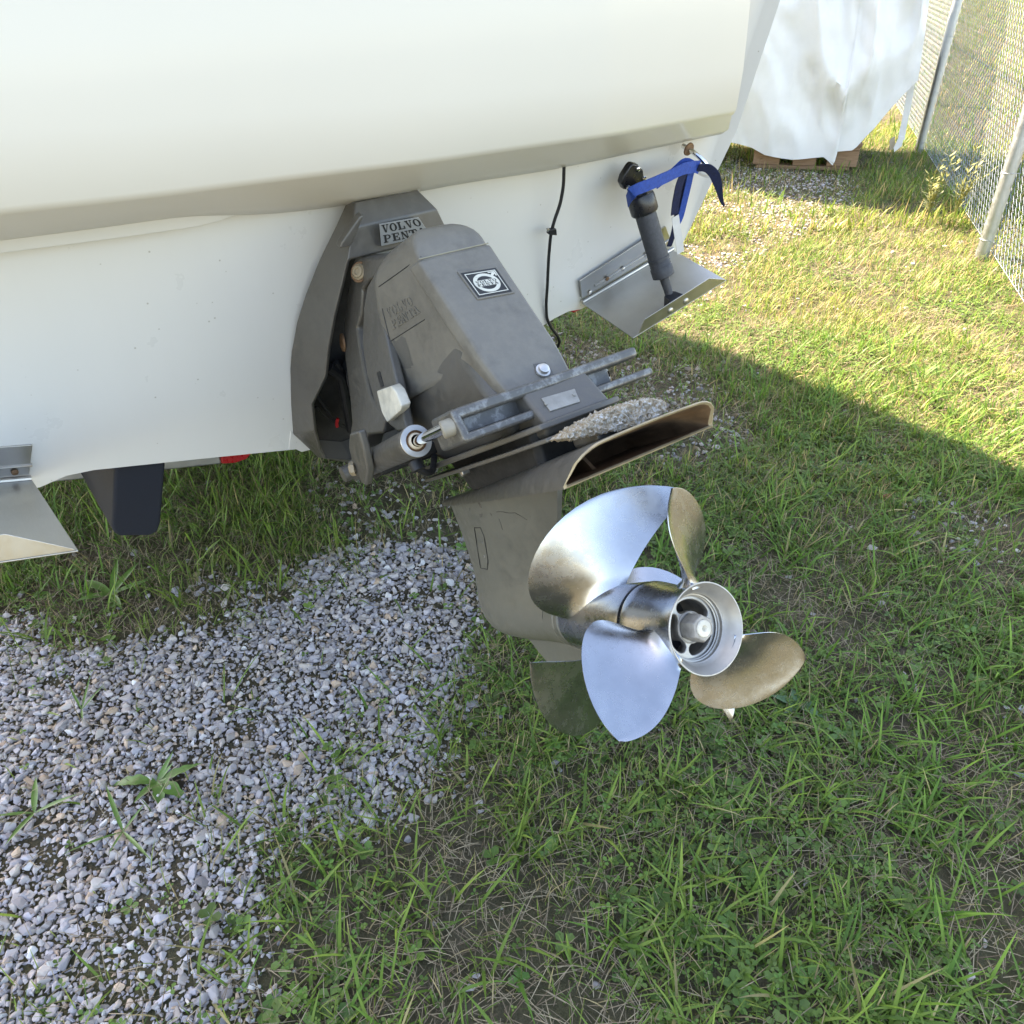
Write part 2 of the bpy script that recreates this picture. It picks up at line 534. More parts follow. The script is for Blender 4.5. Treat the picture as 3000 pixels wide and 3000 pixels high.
def rawmesh(name, V, quads=None, tris=None, mat=None, colr=None, smooth=False, parent=None):
    """fast path for large vertex arrays"""
    me = bpy.data.meshes.new(name)
    nq = 0 if quads is None else len(quads)
    ntr = 0 if tris is None else len(tris)
    me.vertices.add(len(V))
    me.vertices.foreach_set('co', np.asarray(V, np.float32).ravel())
    loops = np.concatenate([a.ravel() for a in (quads, tris) if a is not None and len(a)]).astype(np.int32)
    me.loops.add(len(loops))
    me.loops.foreach_set('vertex_index', loops)
    me.polygons.add(nq + ntr)
    st = np.concatenate([np.arange(nq) * 4, nq * 4 + np.arange(ntr) * 3]).astype(np.int32)
    me.polygons.foreach_set('loop_start', st)
    me.polygons.foreach_set('use_smooth', np.full(nq + ntr, smooth))
    me.update(calc_edges=True)
    me.validate()
    if colr is not None:
        at = me.color_attributes.new('Col', 'FLOAT_COLOR', 'POINT')
        c4 = np.ones((len(V), 4), np.float32)
        c4[:, :3] = colr
        at.data.foreach_set('color', c4.ravel())
    me.materials.append(MAT[mat])
    o = bpy.data.objects.new(name, me)
    return link(o, parent)
# ================================================================ the boat
boat = empty('boat', frame(OB, TB, SB, ZU), 'white motor boat seen from its stern, tilted drive on the transom', 'boat')
ZK, SLOPE = 0.545, 0.29           # keel height and rise of the V bottom per metre
def hull():
    ts = [tz(0.7), -2.0, -3.0, -4.2, -5.6, -7.0, -8.2, -9.0]
    gb = [1.40, 1.555, 1.60, 1.52, 1.28, 0.88, 0.40, 0.03]      # half beam at the sheer
    gz = [2.15, 2.15, 2.16, 2.18, 2.22, 2.28, 2.34, 2.36]
    cb = [1.075, 1.11, 1.11, 1.06, 0.93, 0.64, 0.28, 0.02]      # half beam at the chine
    kz = [0.482, 0.485, 0.49, 0.50, 0.56, 0.72, 1.10, 1.9]
    secs = []
    for i, t in enumerate(ts):
        cz = kz[i] + 0.264 + (0.10 * i if i > 3 else 0)
        k = cb[i] / 1.075
        half = [(0.0, kz[i]), (0.20 * k, kz[i] + 0.063), (0.39 * k, kz[i] + 0.123), (0.61 * k, kz[i] + 0.191), (0.66 * k, kz[i] + 0.199), (0.71 * k, kz[i] + 0.192), (cb[i], cz), (cb[i] + 0.007, cz + 0.05), (cb[i] + (gb[i] - cb[i]) * 0.28, cz + 0.344), (cb[i] + (gb[i] - cb[i]) * 0.85, gz[i] - 0.25), (gb[i], gz[i])]
        loop = [(b, z) for b, z in half] + [(-b, z) for b, z in reversed(half[1:])]
        sec = []
        for b, z in loop:
            tt = t
            if i == 0:
                tt = tz(min(z, 1.25)) if z < 1.25 else -0.93
            sec.append((tt, b, z))
        secs.append(sec)
    V, F = loft(secs, True)
    return make('hull', V, F, 'gel', boat, smooth=True, ang=24)
hull()
# stern moulding: an upright face that tucks in under a soft lip above the transom
lip = [(-1700, 800), (-900, 722), (0, 626), (437, 579), (875, 521), (1299, 471), (1550, 432), (1767, 403), (1912, 377), (2080, 345), (2160, 332)]
bot = [(-1700, 900), (-900, 815), (0, 706), (350, 659), (600, 622), (650, 617), (720, 621), (808, 619), (942, 605), (1077, 589), (1198, 568), (1299, 546), (1550, 499), (1641, 491), (1825, 455), (2003, 417), (2150, 383)]
def stern():
    xs = np.concatenate([np.linspace(-1700, 0, 12), np.linspace(40, 2150, 60)])
    L = np.array(lip, float); Bm = np.array(bot, float)
    fx = np.linspace(-1700, 2160, 400)
    ker = np.hanning(45); ker /= ker.sum()
    sm = lambda A: np.stack([fx, np.convolve(np.pad(np.interp(fx, A[:, 0], A[:, 1]), 22, mode='reflect', reflect_type='odd'), ker, 'valid')], 1)
    L, Bm = sm(L), sm(Bm)
    secs = []
    for x in xs:
        f = min(max((x + 1700) / 3850, 0), 1)
        ly = np.interp(min(x, 2160), L[:, 0], L[:, 1]); by = np.interp(x, Bm[:, 0], Bm[:, 1])
        nl = 0.125 if x < 1750 else 0.125 - 0.10 * ((x - 1750) / 400)
        p = Tn(x, ly, nl); q = Tn(x, by, 0.006)
        q[1] = p[1]; q[0] = tz(q[2], 0.006)
        bul = 0.45 * p + 0.55 * q + np.array([0.006, 0, -0.010])
        secs.append([(-0.98, p[1], 1.62), (p[0] - 0.012, p[1], 1.60), (p[0] + 0.006, p[1], 1.42), (p[0] + 0.012, p[1], p[2] + 0.10), (p[0] + 0.006, p[1], p[2] + 0.010), p, (p[0] - 0.006, p[1], p[2] - 0.004), bul, q, (q[0] - 0.05, q[1], q[2] + 0.004)])
    V, F = loft(secs, False, closed=False)
    n = len(secs[0])
    F.append(list(range(n)))
    F.append([len(V) - n + i for i in reversed(range(n))])
    o = make('swim_platform', V, F, 'cream', boat, smooth=True, ang=62)
    return o
stern()
# thin strip shaped to stand in for the recess shadow under the lip, port side
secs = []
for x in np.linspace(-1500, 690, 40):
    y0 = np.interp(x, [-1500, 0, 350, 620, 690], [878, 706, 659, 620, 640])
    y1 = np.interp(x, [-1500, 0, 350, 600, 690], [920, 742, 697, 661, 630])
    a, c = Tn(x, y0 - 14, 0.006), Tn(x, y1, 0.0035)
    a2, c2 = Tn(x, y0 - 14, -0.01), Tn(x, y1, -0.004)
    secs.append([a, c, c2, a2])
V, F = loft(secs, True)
make('recess_shadow_strip', V, F, 'gel', boat, bevel=0.003)
# skirt of the hull beside the drive (little white fin at the keel cut-out)
loop = [Tn(*p, 0.002) for p in [(852, 1262), (862, 1272), (912, 1318), (884, 1325), (866, 1316), (846, 1316)]]
V, F = prism(loop, (-0.05, 0, 0))
make('keel_fin', V, F, 'gel', boat, bevel=0.002)

# depth-transducer cable clipped to the transom
path = [Tn(x, y, 0.006) for x, y in [(1653, 470), (1652, 500), (1651, 545), (1641, 600), (1624, 645), (1613, 690), (1607, 760), (1604, 830), (1600, 890), (1602, 935)]]
path += [Tn(1616, 962, 0.012), Tn(1634, 984, 0.02), Tn(1641, 1002, 0.015), Tn(1634, 1016, 0.0)]
V, F = tube(smoothpath(path, 70), 0.0042, 8)
cable = make('cable', V, F, 'dark', boat, smooth=True)
V, F = prism([Tn(*p, 0.001) for p in [(1599, 668), (1622, 664), (1624, 684), (1600, 682)]], NT @ np.stack([TB, SB, ZU], 1) * 0.012)
clip = make('cable_clip', V, F, 'blackp', cable, bevel=0.002)
V, F = lathe([(0, 0.004), (0.003, 0.0035), (0.004, 0.0)], Tn(1604, 673, 0.013), NT @ np.stack([TB, SB, ZU], 1), (0, 0, 1), 12)
make('clip_screw', V, F, 'chrome', cable, smooth=True)

# trim tabs -------------------------------------------------------
nT = np.array([cos(LAM), 0.0, -sin(LAM)])        # transom normal in boat axes
lT = np.array([sin(LAM), 0.0, cos(LAM)])
def perp_hit(x, y, base, axis):
    """point on the pixel's ray whose offset from base is square to axis (boat axes)"""
    r = ray(x, y); rl = np.array([r @ TB, r @ SB, r[2]]); c = bloc(CAM)
    k = ((base - c) @ axis) / (rl @ axis)
    return c + rl * k
def pmap(P, Q):                                   # bilinear helper in boat axes
    return lambda s: P * (1 - s) + Q * s
def screws(parent, pts, n, mat='satin', r=0.0065):
    for i, p in enumerate(pts):
        V, F = lathe([(0, r), (0.002, r * 0.95), (0.0035, r * 0.7), (0.0045, 0.0)], p, n, (0.2, 0.3, 1), 14)
        make('screw', V, F, mat if not isinstance(mat, (list, tuple)) else mat[i % len(mat)], parent, smooth=True)
def trim_tab(side):
    if side > 0:
        hl, hr = Tn(1703, 886, 0.008), Tn(1968, 730, 0.008)
        top_l, top_r = Tn(1699, 823, 0.004), Tn(1950, 662, 0.004)
        ax = (hr - hl) / np.linalg.norm(hr - hl)
        al, ar = perp_hit(1855, 990, hl, ax), None
        d = al - hl
        ar = hr + d * 1.0
        lipx = [(1878, 972), (1927, 904), (2050, 808), (2108, 793)]
    else:
        hr, hl0 = Tn(92, 1402, 0.008), Tn(0, 1409, 0.008)
        ax = np.array([0.0, 1.0, -0.29]); ax /= np.linalg.norm(ax)
        hl = hr - ax * 0.46
        top_r, top_l = Tn(95, 1304, 0.004), Tn(95, 1304, 0.004) - ax * 0.46
        ar = perp_hit(230, 1612, hr, ax)
        d = ar - hr
        al = hl + d
        lipx = None
    dn_ = d / np.linalg.norm(d)
    up = np.cross(ax, dn_) * (1 if np.cross(ax, dn_)[2] > 0 else -1)
    V, F = prism([hl, hr, ar, al], -up * 0.003)
    tab = make('trim_tab', V, F, 'tab', boat, bevel=0.0012)
    tab['label'] = 'starboard trim tab with its black actuator' if side > 0 else 'port trim tab, bare sheet'
    # hinge strip on the transom, rolled edge
    V, F = prism([top_l, top_r, hr + lT * 0.012, hl + lT * 0.012], -nT * 0.004)
    h = make('hinge_plate', V, F, 'tab', tab, bevel=0.001)
    V, F = tube([hl + nT * 0.004 + lT * 0.004, hr + nT * 0.004 + lT * 0.004], 0.006, 10)
    make('hinge_roll', V, F, 'tab', tab, smooth=True)
    mid_l, mid_r = top_l * 0.42 + hl * 0.58, top_r * 0.42 + hr * 0.58
    V, F = tube([mid_l + nT * 0.001 + ax * 0.05, mid_r + nT * 0.001], 0.0035, 8)
    make('hinge_bead', V, F, 'tab', tab, smooth=True)
    fr = [0.10, 0.28, 0.46, 0.72, 0.93] if side > 0 else [0.93, 0.78, 0.6, 0.4, 0.2]
    screws(tab, [mid_l * (1 - f) + mid_r * f + nT * 0.004 - lT * (0.012 if i == 0 else 0.0) for i, f in enumerate(fr)], nT, ['satin', 'rust', 'satin', 'satin', 'satin'] if side > 0 else ['rust', 'satin'], 0.0065)
    # turned-up stiffening lip on the free edge
    e = ar - al; w = np.linalg.norm(e); e /= w
    hgt = 0.042
    loop = [al + e * 0.02, al + e * 0.12 * w + up * hgt * 0.9 - e * 0.0, al + e * 0.80 * w + up * hgt, al + e * 0.985 * w + up * 0.004, ar - e * 0.003]
    V, F = prism(loop, -dn_ * 0.003)
    lipo = make('stiffening_lip', V, F, 'tab', tab, bevel=0.001)
    if side > 0:
        c = al + e * (0.47 * w)
        screws(tab, [c - e * 0.028 + up * 0.014, c + e * 0.028 + up * 0.014], dn_, 'satin', 0.009)
        # black actuator between the transom and the lip
        a0 = Tn(1868, 548, 0.035)
        a1 = c - dn_ * 0.035 + up * 0.03
        L = np.linalg.norm(a1 - a0); ad = (a1 - a0) / L
        V, F = lathe([(0.0, 0.001), (0.001, 0.018), (0.02, 0.02), (0.03, 0.026)], a0, ad, (0, 0, 1), 28)
        act = make('actuator', V, F, 'blackp', tab, smooth=True)
        V, F = lathe([(0.02, 0.002), (0.021, 0.034), (0.028, 0.036), (0.062, 0.036), (0.068, 0.032), (0.068, 0.001)], a0, ad, (0, 0, 1), 32)
        make('actuator_cap', V, F, 'blackp', tab, smooth=True)
        bl = L - 0.052
        rr = 0.0275
        prof = [(0.066, rr), (bl * 0.77, rr), (bl * 0.775, rr + 0.0015), (bl * 0.80, rr + 0.0015), (bl * 0.803, rr - 0.001), (bl * 0.83, rr + 0.001), (bl * 0.833, rr - 0.001), (bl * 0.86, rr + 0.001), (bl * 0.863, rr - 0.001), (bl * 0.89, rr + 0.0025), (bl * 0.985, rr + 0.002), (bl, rr - 0.006), (bl, 0.004)]
        V, F = lathe(prof, a0, ad, (0, 0, 1), 32)
        make('actuator_body', V, F, 'greyp', tab, smooth=True, ang=30)
        V, F = lathe([(bl - 0.002, 0.013), (bl + 0.02, 0.012), (bl + 0.035, 0.011), (L, 0.011)], a0, ad, (0, 0, 1), 20, close=True)
        make('actuator_rod', V, F, 'greyp', tab, smooth=True)
        V, F = prism([c - dn_ * 0.004 - e * 0.024 + up * 0.002, c - dn_ * 0.004 + e * 0.024 + up * 0.002, c - dn_ * 0.03 + e * 0.018 + up * 0.002, c - dn_ * 0.05 + e * 0.004 + up * 0.002, c - dn_ * 0.035 - e * 0.02 + up * 0.002], up * 0.036)
        make('actuator_foot', V, F, 'blackp', tab, bevel=0.004)
        # mounting pad on the transom
        pts = [(1822, 540), (1828, 520), (1848, 488), (1856, 480), (1872, 484), (1886, 500), (1888, 522), (1880, 548), (1852, 560), (1830, 556)]
        V, F = prism([Tn(*p, 0.022) for p in pts], -nT * 0.021)
        make('mounting_pad', V, F, 'blackp', tab, bevel=0.005)
        screws(tab, [Tn(1869, 496, 0.0225), Tn(1887, 523, 0.0225), Tn(1841, 551, 0.0225)], nT, 'chrome', 0.007)
    return tab
tab_s = trim_tab(1)
tab_p = trim_tab(-1)

# stern eye
arc = []
c0, c1 = Tn(2016, 436, 0.0), Tn(2050, 506, 0.0)
for a in np.linspace(0, pi, 18):
    m = c0 * (0.5 + 0.5 * cos(a)) + c1 * (0.5 - 0.5 * cos(a))
    arc.append(m + nT * 0.060 * sin(a))
arc = [c0 - nT * 0.02] + arc + [c1 - nT * 0.02]
V, F = tube(smoothpath(arc, 30), 0.0062, 10)
make('stern_eye', V, F, 'chrome', boat, smooth=True)
V, F = lathe([(0, 0.017), (0.004, 0.016), (0.005, 0.0)], c0 + nT * 0.001, nT, (0, 0, 1), 20)
make('eye_washer', V, F, 'rust', boat, smooth=True)

# ---------------------------------------------------------------- blue strap tied from the eye to the actuator
strap = empty('tie_down_strap', frame(OB, TB, SB, ZU), 'blue webbing strap tying the actuator to the stern eye', 'strap')
up0 = np.array([0.15, -0.2, 1.0])
pth = [Tn(1838, 590, 0.055), Tn(1850, 560, 0.085), Tn(1905, 540, 0.085), Tn(1960, 516, 0.075), Tn(2005, 492, 0.068), Tn(2048, 488, 0.055)]
V, F = ribbon(smoothpath(pth, 26), up0, 0.030, 0.0025)
make('webbing', V, F, 'strap', strap, smooth=True)
pth = [Tn(1925, 540, 0.062), Tn(1965, 510, 0.05), Tn(1996, 480, 0.04), Tn(2012, 470, 0.045), Tn(2024, 484, 0.055), Tn(2050, 496, 0.06)]
V, F = ribbon(smoothpath(pth, 22), up0, 0.024, 0.0025)
make('webbing', V, F, 'strap', strap, smooth=True)
pth = [Tn(2044, 492, 0.062), Tn(2072, 489, 0.072), Tn(2094, 510, 0.08), Tn(2106, 550, 0.085), Tn(2114, 590, 0.085), Tn(2121, 602, 0.085)]
V, F = ribbon(smoothpath(pth, 24), np.array([0.6, 0.5, 0.5]), np.interp(np.linspace(0, 1, 24), [0, 0.4, 1], [0.024, 0.026, 0.006]), 0.003)
make('tail', V, F, 'navy', strap, smooth=True)
for k, pts in enumerate(([(2014, 494), (2002, 540), (1990, 590), (1981, 640), (1972, 690), (1960, 722)], [(2026, 497), (2016, 545), (2004, 595), (1993, 640), (1984, 655)], [(2008, 496), (1990, 540), (1980, 590), (1976, 628)])):
    V, F = ribbon(smoothpath([Tn(x, y, 0.03 + 0.012 * k) for x, y in pts], 20), np.array([0.3, 1.0, 0.2]), 0.016 + 0.003 * k, 0.0025)
    make('hanging_loop', V, F, 'navy' if k != 1 else 'strap', strap, smooth=True)
V, F = ribbon(smoothpath([Tn(1978, 634, 0.05), Tn(1983, 670, 0.055), Tn(1990, 710, 0.06), Tn(1994, 740, 0.06)], 12), np.array([0.3, 1.0, 0.1]), 0.022, 0.002)
make('white_end', V, F, 'tag', strap, smooth=True)

# ================================================================ trailer under the hull
trailer = empty('boat_trailer', frame(OB, TB, SB, ZU), 'galvanised boat trailer with navy carpeted bunks under the hull', 'trailer')
face = [(336, 1362), (487, 1352), (472, 1535), (464, 1560), (442, 1572), (352, 1573), (336, 1566), (328, 1545)]
tb0 = -1.14
loop = [Bt(x, y, tb0) for x, y in face]
V, F = prism(loop, (-2.4, 0, 0))
make('bunk', V, F, 'carpet', trailer, bevel=0.012, seg=3)
bb = [p[1] for p in loop]
V, F = prism([np.array([p[0], -p[1], p[2]]) for p in loop], (-2.4, 0, 0))
make('bunk', V, F, 'carpet', trailer, bevel=0.012, seg=3)
c = Bt(560, 1341, -1.46)
ce = Bt(652, 1350, -1.46)[1]
xa, xb = Bt(140, 1416, -1.44), Bt(652, 1360, -1.44)
xa = xa + (xa - xb) * 0.35
V, F = prism([xa, xb, xb + np.array([0, 0, 0.05]), xa + np.array([0, 0, 0.05])], (-0.05, 0, 0))
make('cross_member', V, F, 'galv', trailer, bevel=0.006)
for b in (-0.52, 0.52):
    V, F = box((-7.6, b - 0.035, c[2] - 0.10), (-1.95, b + 0.035, c[2] - 0.004))
    make('frame_rail', V, F, 'galv', trailer, bevel=0.006)
for px in ((650, 1334), (1672, 880)):
    if px[0] < 1000:
        loop = [Bt(x, y, -1.435) for x, y in [(648, 1332), (742, 1326), (722, 1346), (690, 1357), (650, 1360)]]
    else:
        loop = [Bt(x, y, -1.30) for x, y in [(1690, 862), (1716, 876), (1716, 900), (1682, 918), (1673, 912), (1680, 884)]]
    V, F = prism(loop, (-0.05, 0, 0))
    make('tail_light', V, F, 'red', trailer, bevel=0.004)
for b in (-0.95, 0.95):
    V, F = lathe([(-0.10, 0.16), (-0.10, 0.30), (-0.07, 0.325), (0.07, 0.325), (0.10, 0.30), (0.10, 0.16)], (-4.6, b, 0.325), (0, 1, 0), (0, 0, 1), 40)
    w = make('wheel', V, F, 'tyre', trailer, smooth=True, ang=40)
    V, F = lathe([(-0.09, 0.0), (-0.09, 0.162), (0.09, 0.162), (0.09, 0.0)], (-4.6, b, 0.325), (0, 1, 0), (0, 0, 1), 32)
    make('wheel_rim', V, F, 'galv', w, smooth=True, ang=40)
V, F = tube([(-4.6, -0.95, 0.325), (-4.6, 0.95, 0.325)], 0.03, 12)
make('axle', V, F, 'galv', trailer, smooth=True)
V, F = box((-7.7, -0.04, 0.0), (-7.62, 0.04, c[2] - 0.03))
make('jack_leg', V, F, 'galv', trailer, bevel=0.004)

# ================================================================ transom shield (fixed part of the drive)
drive = empty('stern_drive', frame(OD, DU, SD, DW), 'grey stern drive tilted up on the transom, twin stainless propellers', 'stern drive')
def b2d(p):           # boat axes to drive axes
    return dloc(OB + TB * p[0] + SB * p[1] + ZU * p[2])
def mir(p, bc):       # mirror across the boat's centreline
    return np.array([p[0], 2 * bc - p[1], p[2]])
outer = [(1017, 592), (987, 659), (935, 765), (897, 861), (871, 943), (855, 1029), (851, 1079), (853, 1183), (859, 1271), (906, 1315), (932, 1340), (1021, 1356)]
inner = [(1040, 594), (1032, 668), (1018, 762), (1000, 840), (979, 925), (962, 1020), (953, 1103), (913, 1183), (921, 1262), (936, 1322), (948, 1343), (1021, 1348)]
nin = [0.035, 0.070, 0.088, 0.092, 0.092, 0.092, 0.092, 0.092, 0.092, 0.092, 0.092, 0.092]
po = [Tn(x, y, 0.002) for x, y in outer]
pi_ = [Tn(x, y, n) for (x, y), n in zip(inner, nin)]
sbc = 0.5 * (Tn(1013, 599, 0.0)[1] + Tn(1199, 572, 0.0)[1])
pi2 = [Tn(x + 8, y, n - 0.006) for (x, y), n in zip(inner, nin)]
pi3 = [p - nT * 0.07 + np.array([0, 0.01, 0]) for p in pi2]
V, F = [], []
rows = []
for side in (0, 1):
    for L in (po, pi_, pi2, pi3):
        b = len(V)
        V += [b2d(mir(p, sbc) if side else p) for p in L]
        rows.append(b)
n = len(po)
for side in (0, 4):
    for k in range(3):
        for i in range(n - 1):
            if k >= 1 and i < 2:
                continue
            F.append([rows[side + k] + i, rows[side + k + 1] + i, rows[side + k + 1] + i + 1, rows[side + k] + i + 1])
# top panel across, and the floor of the tub
for i in range(2):
    F.append([rows[1] + i, rows[5] + i, rows[5] + i + 1, rows[1] + i + 1])
F.append([rows[1] + 2, rows[5] + 2, rows[6] + 2, rows[2] + 2])
F.append([rows[2] + 2, rows[6] + 2, rows[7] + 2, rows[3] + 2])
for k in range(3):
    F.append([rows[k] + n - 1, rows[k + 1] + n - 1, rows[k + 5] + n - 1, rows[k + 4] + n - 1])
shield = make('transom_shield', V, F, 'grey', drive, bevel=0.006, seg=3, ang=20)
shield['label'] = 'dark grey transom shield behind the drive'
# pressed rib at its upper port corner
V, F = prism([b2d(Tn(*p, 0.070)) for p in [(1042, 622), (1054, 618), (1022, 698), (1012, 712), (982, 716), (988, 700)]], b2d(nT * 0.018 + Tn(1000, 700, 0)) - b2d(Tn(1000, 700, 0)))
make('pressed_rib', V, F, 'grey', shield, bevel=0.007, seg=3)
# dark recess behind the fork: back plate, hoses, bellows
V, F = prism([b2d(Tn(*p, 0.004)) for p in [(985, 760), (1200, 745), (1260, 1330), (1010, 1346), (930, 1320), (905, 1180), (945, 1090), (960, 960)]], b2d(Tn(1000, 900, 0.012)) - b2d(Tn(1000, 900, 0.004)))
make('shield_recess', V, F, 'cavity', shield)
for pts, r in (([(962, 1075), (1000, 1100), (1015, 1180), (1030, 1260)], 0.012), ([(930, 1160), (958, 1200), (985, 1236), (1012, 1252)], 0.004), ([(985, 1060), (1008, 1110), (1030, 1170)], 0.007), ([(925, 1190), (960, 1226), (1000, 1250)], 0.003)):
    V, F = tube(smoothpath([b2d(Tn(x, y, 0.05)) for x, y in pts], 24), r, 10)
    make('hose', V, F, 'dark', shield, smooth=True)
V, F = tube(smoothpath([b2d(Tn(x, y, 0.062)) for x, y in [(990, 1226), (986, 1240), (988, 1250)]], 8), 0.004, 8)
make('red_wire_end', V, F, 'red', shield, smooth=True)
# silver label on the shield
lab = [(1111, 656), (1226, 636), (1262, 690), (1117, 721)]
plab = lambda s, t: b2d(Tn(*bil(lab, s, t), 0.094))
ndr = b2d(Tn(1150, 680, 0.1)) - b2d(Tn(1150, 680, 0.09)); ndr = ndr / np.linalg.norm(ndr)
V, F = prism([plab(0, 0), plab(1, 0), plab(1, 1), plab(0, 1)], -ndr * 0.012)
labo = make('name_label', V, F, 'label', shield, bevel=0.0006)
quads = textquads('VOLVO', 0.05, 0.97, 0.56, 0.93) + textquads('PENTA', 0.06, 0.98, 0.10, 0.46)
V, F = flatquads(quads, plab, ndr, 0.0006)
make('lettering', V, F, 'ink', shield)

# ---------------------------------------------------------------- suspension fork (gimbal arms)
def armloop(px, v): return [Dv(x, y, v) for x, y in px]
arm = [(1040, 756), (1126, 752), (1128, 790), (1106, 806), (1078, 824), (1060, 850), (1056, 920), (1044, 962), (1054, 1030), (1070, 1110), (1082, 1160), (1098, 1186), (1124, 1212), (1128, 1232), (1120, 1272), (1074, 1276), (1062, 1320), (1030, 1330), (1022, 1290), (1030, 1236), (1022, 1140), (1010, 1050), (1006, 960), (1014, 880), (1024, 820), (1030, 775)]
AP, AN = np.array([0.0, -0.28, 0.0]), np.array([0.0, 1.0, -0.3])
ALP = [Dpl(x, y, AP, AN) for x, y in arm]
V, F = prism(ALP, (0, 0.045, 0))
fork = make('suspension_fork', V, F, 'grey', drive, bevel=0.009, seg=3)
V, F = prism([np.array([p[0], 0.055, min(p[2], 0.56)]) for p in ALP[9:20]], (0, 0.045, 0))
make('fork_arm', V, F, 'grey', fork, bevel=0.009, seg=3)
lug = [(1022, 1270), (1048, 1262), (1062, 1312), (1076, 1378), (1070, 1424), (1058, 1416), (1030, 1352), (1020, 1310)]
for s in (0, 1):
    L = armloop(lug, -0.228)
    if s: L = [np.array([p[0], 0.210, p[2]]) for p in L]
    V, F = prism(L, (0, 0.016, 0))
    make('fork_lug', V, F, 'grey', fork, bevel=0.005, seg=2)
L = [Dv(x, y, -0.16) for x, y in [(1062, 1330), (1180, 1326), (1186, 1362), (1112, 1372), (1118, 1394), (1072, 1404)]]
V, F = prism(L, (0, 0.32, 0))
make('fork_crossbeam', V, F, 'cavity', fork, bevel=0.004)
bp = Dpl(1053, 797, AP - AN * 0.004, AN)
V, F = lathe([(-0.006, 0.016), (0.004, 0.0155), (0.006, 0.0135), (0.004, 0.0125), (0.004, 0.0115), (0.007, 0.011), (0.008, 0.007), (0.005, 0.006), (0.005, 0.0)], bp, (0.62, -0.85, 0.2), (0, 0, 1), 28)
make('pivot_bolt', V, F, 'tan', drive, smooth=True, ang=40)
V, F = lathe([(0.0002, 0.0205), (0.0015, 0.020), (0.0016, 0.016)], bp, (0.62, -0.85, 0.2), (0, 0, 1), 28)
make('pivot_washer', V, F, 'rust', drive, smooth=True)
bp = Dv(1040, 1372, -0.228)
V, F = lathe([(0, 0.014), (0.008, 0.0135), (0.011, 0.009), (0.011, 0.0)], bp, (-0.5, -1, 0.2), (0, 0, 1), 6)
make('lug_bolt', V, F, 'tan', drive, bevel=0.001)
ob = Dv(992, 1003, -0.158)
V, F = lathe([(0, 0.02), (0.004, 0.019), (0.006, 0.012), (0.007, 0.0)], Dpl(1006, 1003, AP - AN * 0.002, AN), (-0.1, -1, 0.2), (0, 0, 1), 18)
make('side_pivot', V, F, 'rust', drive, smooth=True)

# ---------------------------------------------------------------- upper gear housing and its cover
UB = lambda w: -0.19 - (w - 0.40) * 0.452            # rear face, in u, by height
def arcpt(c, r, a0, a1, n):
    return [(c[0] + r * cos(a0 + (a1 - a0) * i / n), c[1] + r * sin(a0 + (a1 - a0) * i / n)) for i in range(n + 1)]
def csec(w, ub, uf, hb, hf):
    """half outline from the rear corner to the front corner, corners rounded, then mirrored"""
    r1, r2 = min(0.010, hb * 0.4), min(0.045, hf * 0.55)
    P = [(ub, -hb * 0.5)] + [(ub - r1 + r1 * cos(a), -hb + r1 - r1 * sin(a)) for a in np.linspace(0.15, pi / 2 - 0.15, 4)]
    a0, a1 = ub - 0.012, uf + r2 + 0.006
    P += [(a0 + (a1 - a0) * f, -hb - (hf - hb) * f) for f in (0.25, 0.5, 0.75, 0.97)]
    P += [(uf + r2 - r2 * sin(a), -hf + r2 - r2 * cos(a)) for a in np.linspace(0.1, pi / 2, 6)]
    P += [(uf, 0.0)]
    P = P + [(a, -b) for a, b in reversed(P[:-1])]
    return [(a, b, w) for a, b in P]
secs = []
for w, uf, hf, hb in ((0.474, -0.560, 0.111, 0.068), (0.477, -0.560, 0.1125, 0.069), (0.484, -0.557, 0.112, 0.068), (0.492, -0.552, 0.107, 0.066), (0.503, -0.552, 0.1035, 0.066), (0.55, -0.545, 0.101, 0.066), (0.60, -0.533, 0.100, 0.067), (0.64, -0.520, 0.099, 0.068), (0.668, -0.504, 0.0975, 0.0685)):
    secs.append(csec(w, UB(w), uf, hb, hf))
for t_ in (0.06, 0.2, 0.36, 0.52, 0.66, 0.78, 0.88, 0.95, 0.985, 1.0):
    k_ = (1 - t_ ** 2.4) ** 0.5
    w = 0.669 + 0.065 * t_
    ub, uf = UB(0.669) - 0.05 * (1 - k_) - 0.012 * t_, -0.502 + 0.06 * (1 - k_) + 0.02 * t_
    secs.append(csec(w, ub, uf, 0.010 + 0.0575 * k_, 0.014 + 0.083 * k_))
V, F = loft(secs, True)
cover_tree = bvh_of(V, F)
cover = make('drive_cover', V, F, 'cover', drive, smooth=True, ang=48)
cover['label'] = 'dusty grey drive cover with a square badge'
# rear apron of the cover
def asec(w, d0, hb):
    ub = UB(w) + 0.0012
    return [(ub, -hb, w), (ub - 0.014, -hb - 0.006, w), (d0, -hb - 0.009, w), (d0, hb + 0.009, w), (ub - 0.014, hb + 0.006, w), (ub, hb, w)]
secs = [asec(0.400, UB(0.40) - 0.035, 0.058), asec(0.43, UB(0.43) - 0.055, 0.063), asec(0.474, UB(0.474) - 0.09, 0.068), asec(0.50, UB(0.50) - 0.03, 0.0675), asec(0.60, UB(0.60) - 0.03, 0.068), asec(0.668, UB(0.668) - 0.03, 0.069)]
V, F = loft(secs, True)
make('rear_panel', V, F, 'cover', cover, bevel=0.005, seg=3, ang=20)
# thin moulding line where the cap begins
ln = np.array([[UB(0.670) + 0.0012, -0.0675, 0.670], [UB(0.670) + 0.0012, 0.0675, 0.670]])
V, F = tube(ln, 0.0012, 6)
make('cap_line', V, F, 'chip', cover)
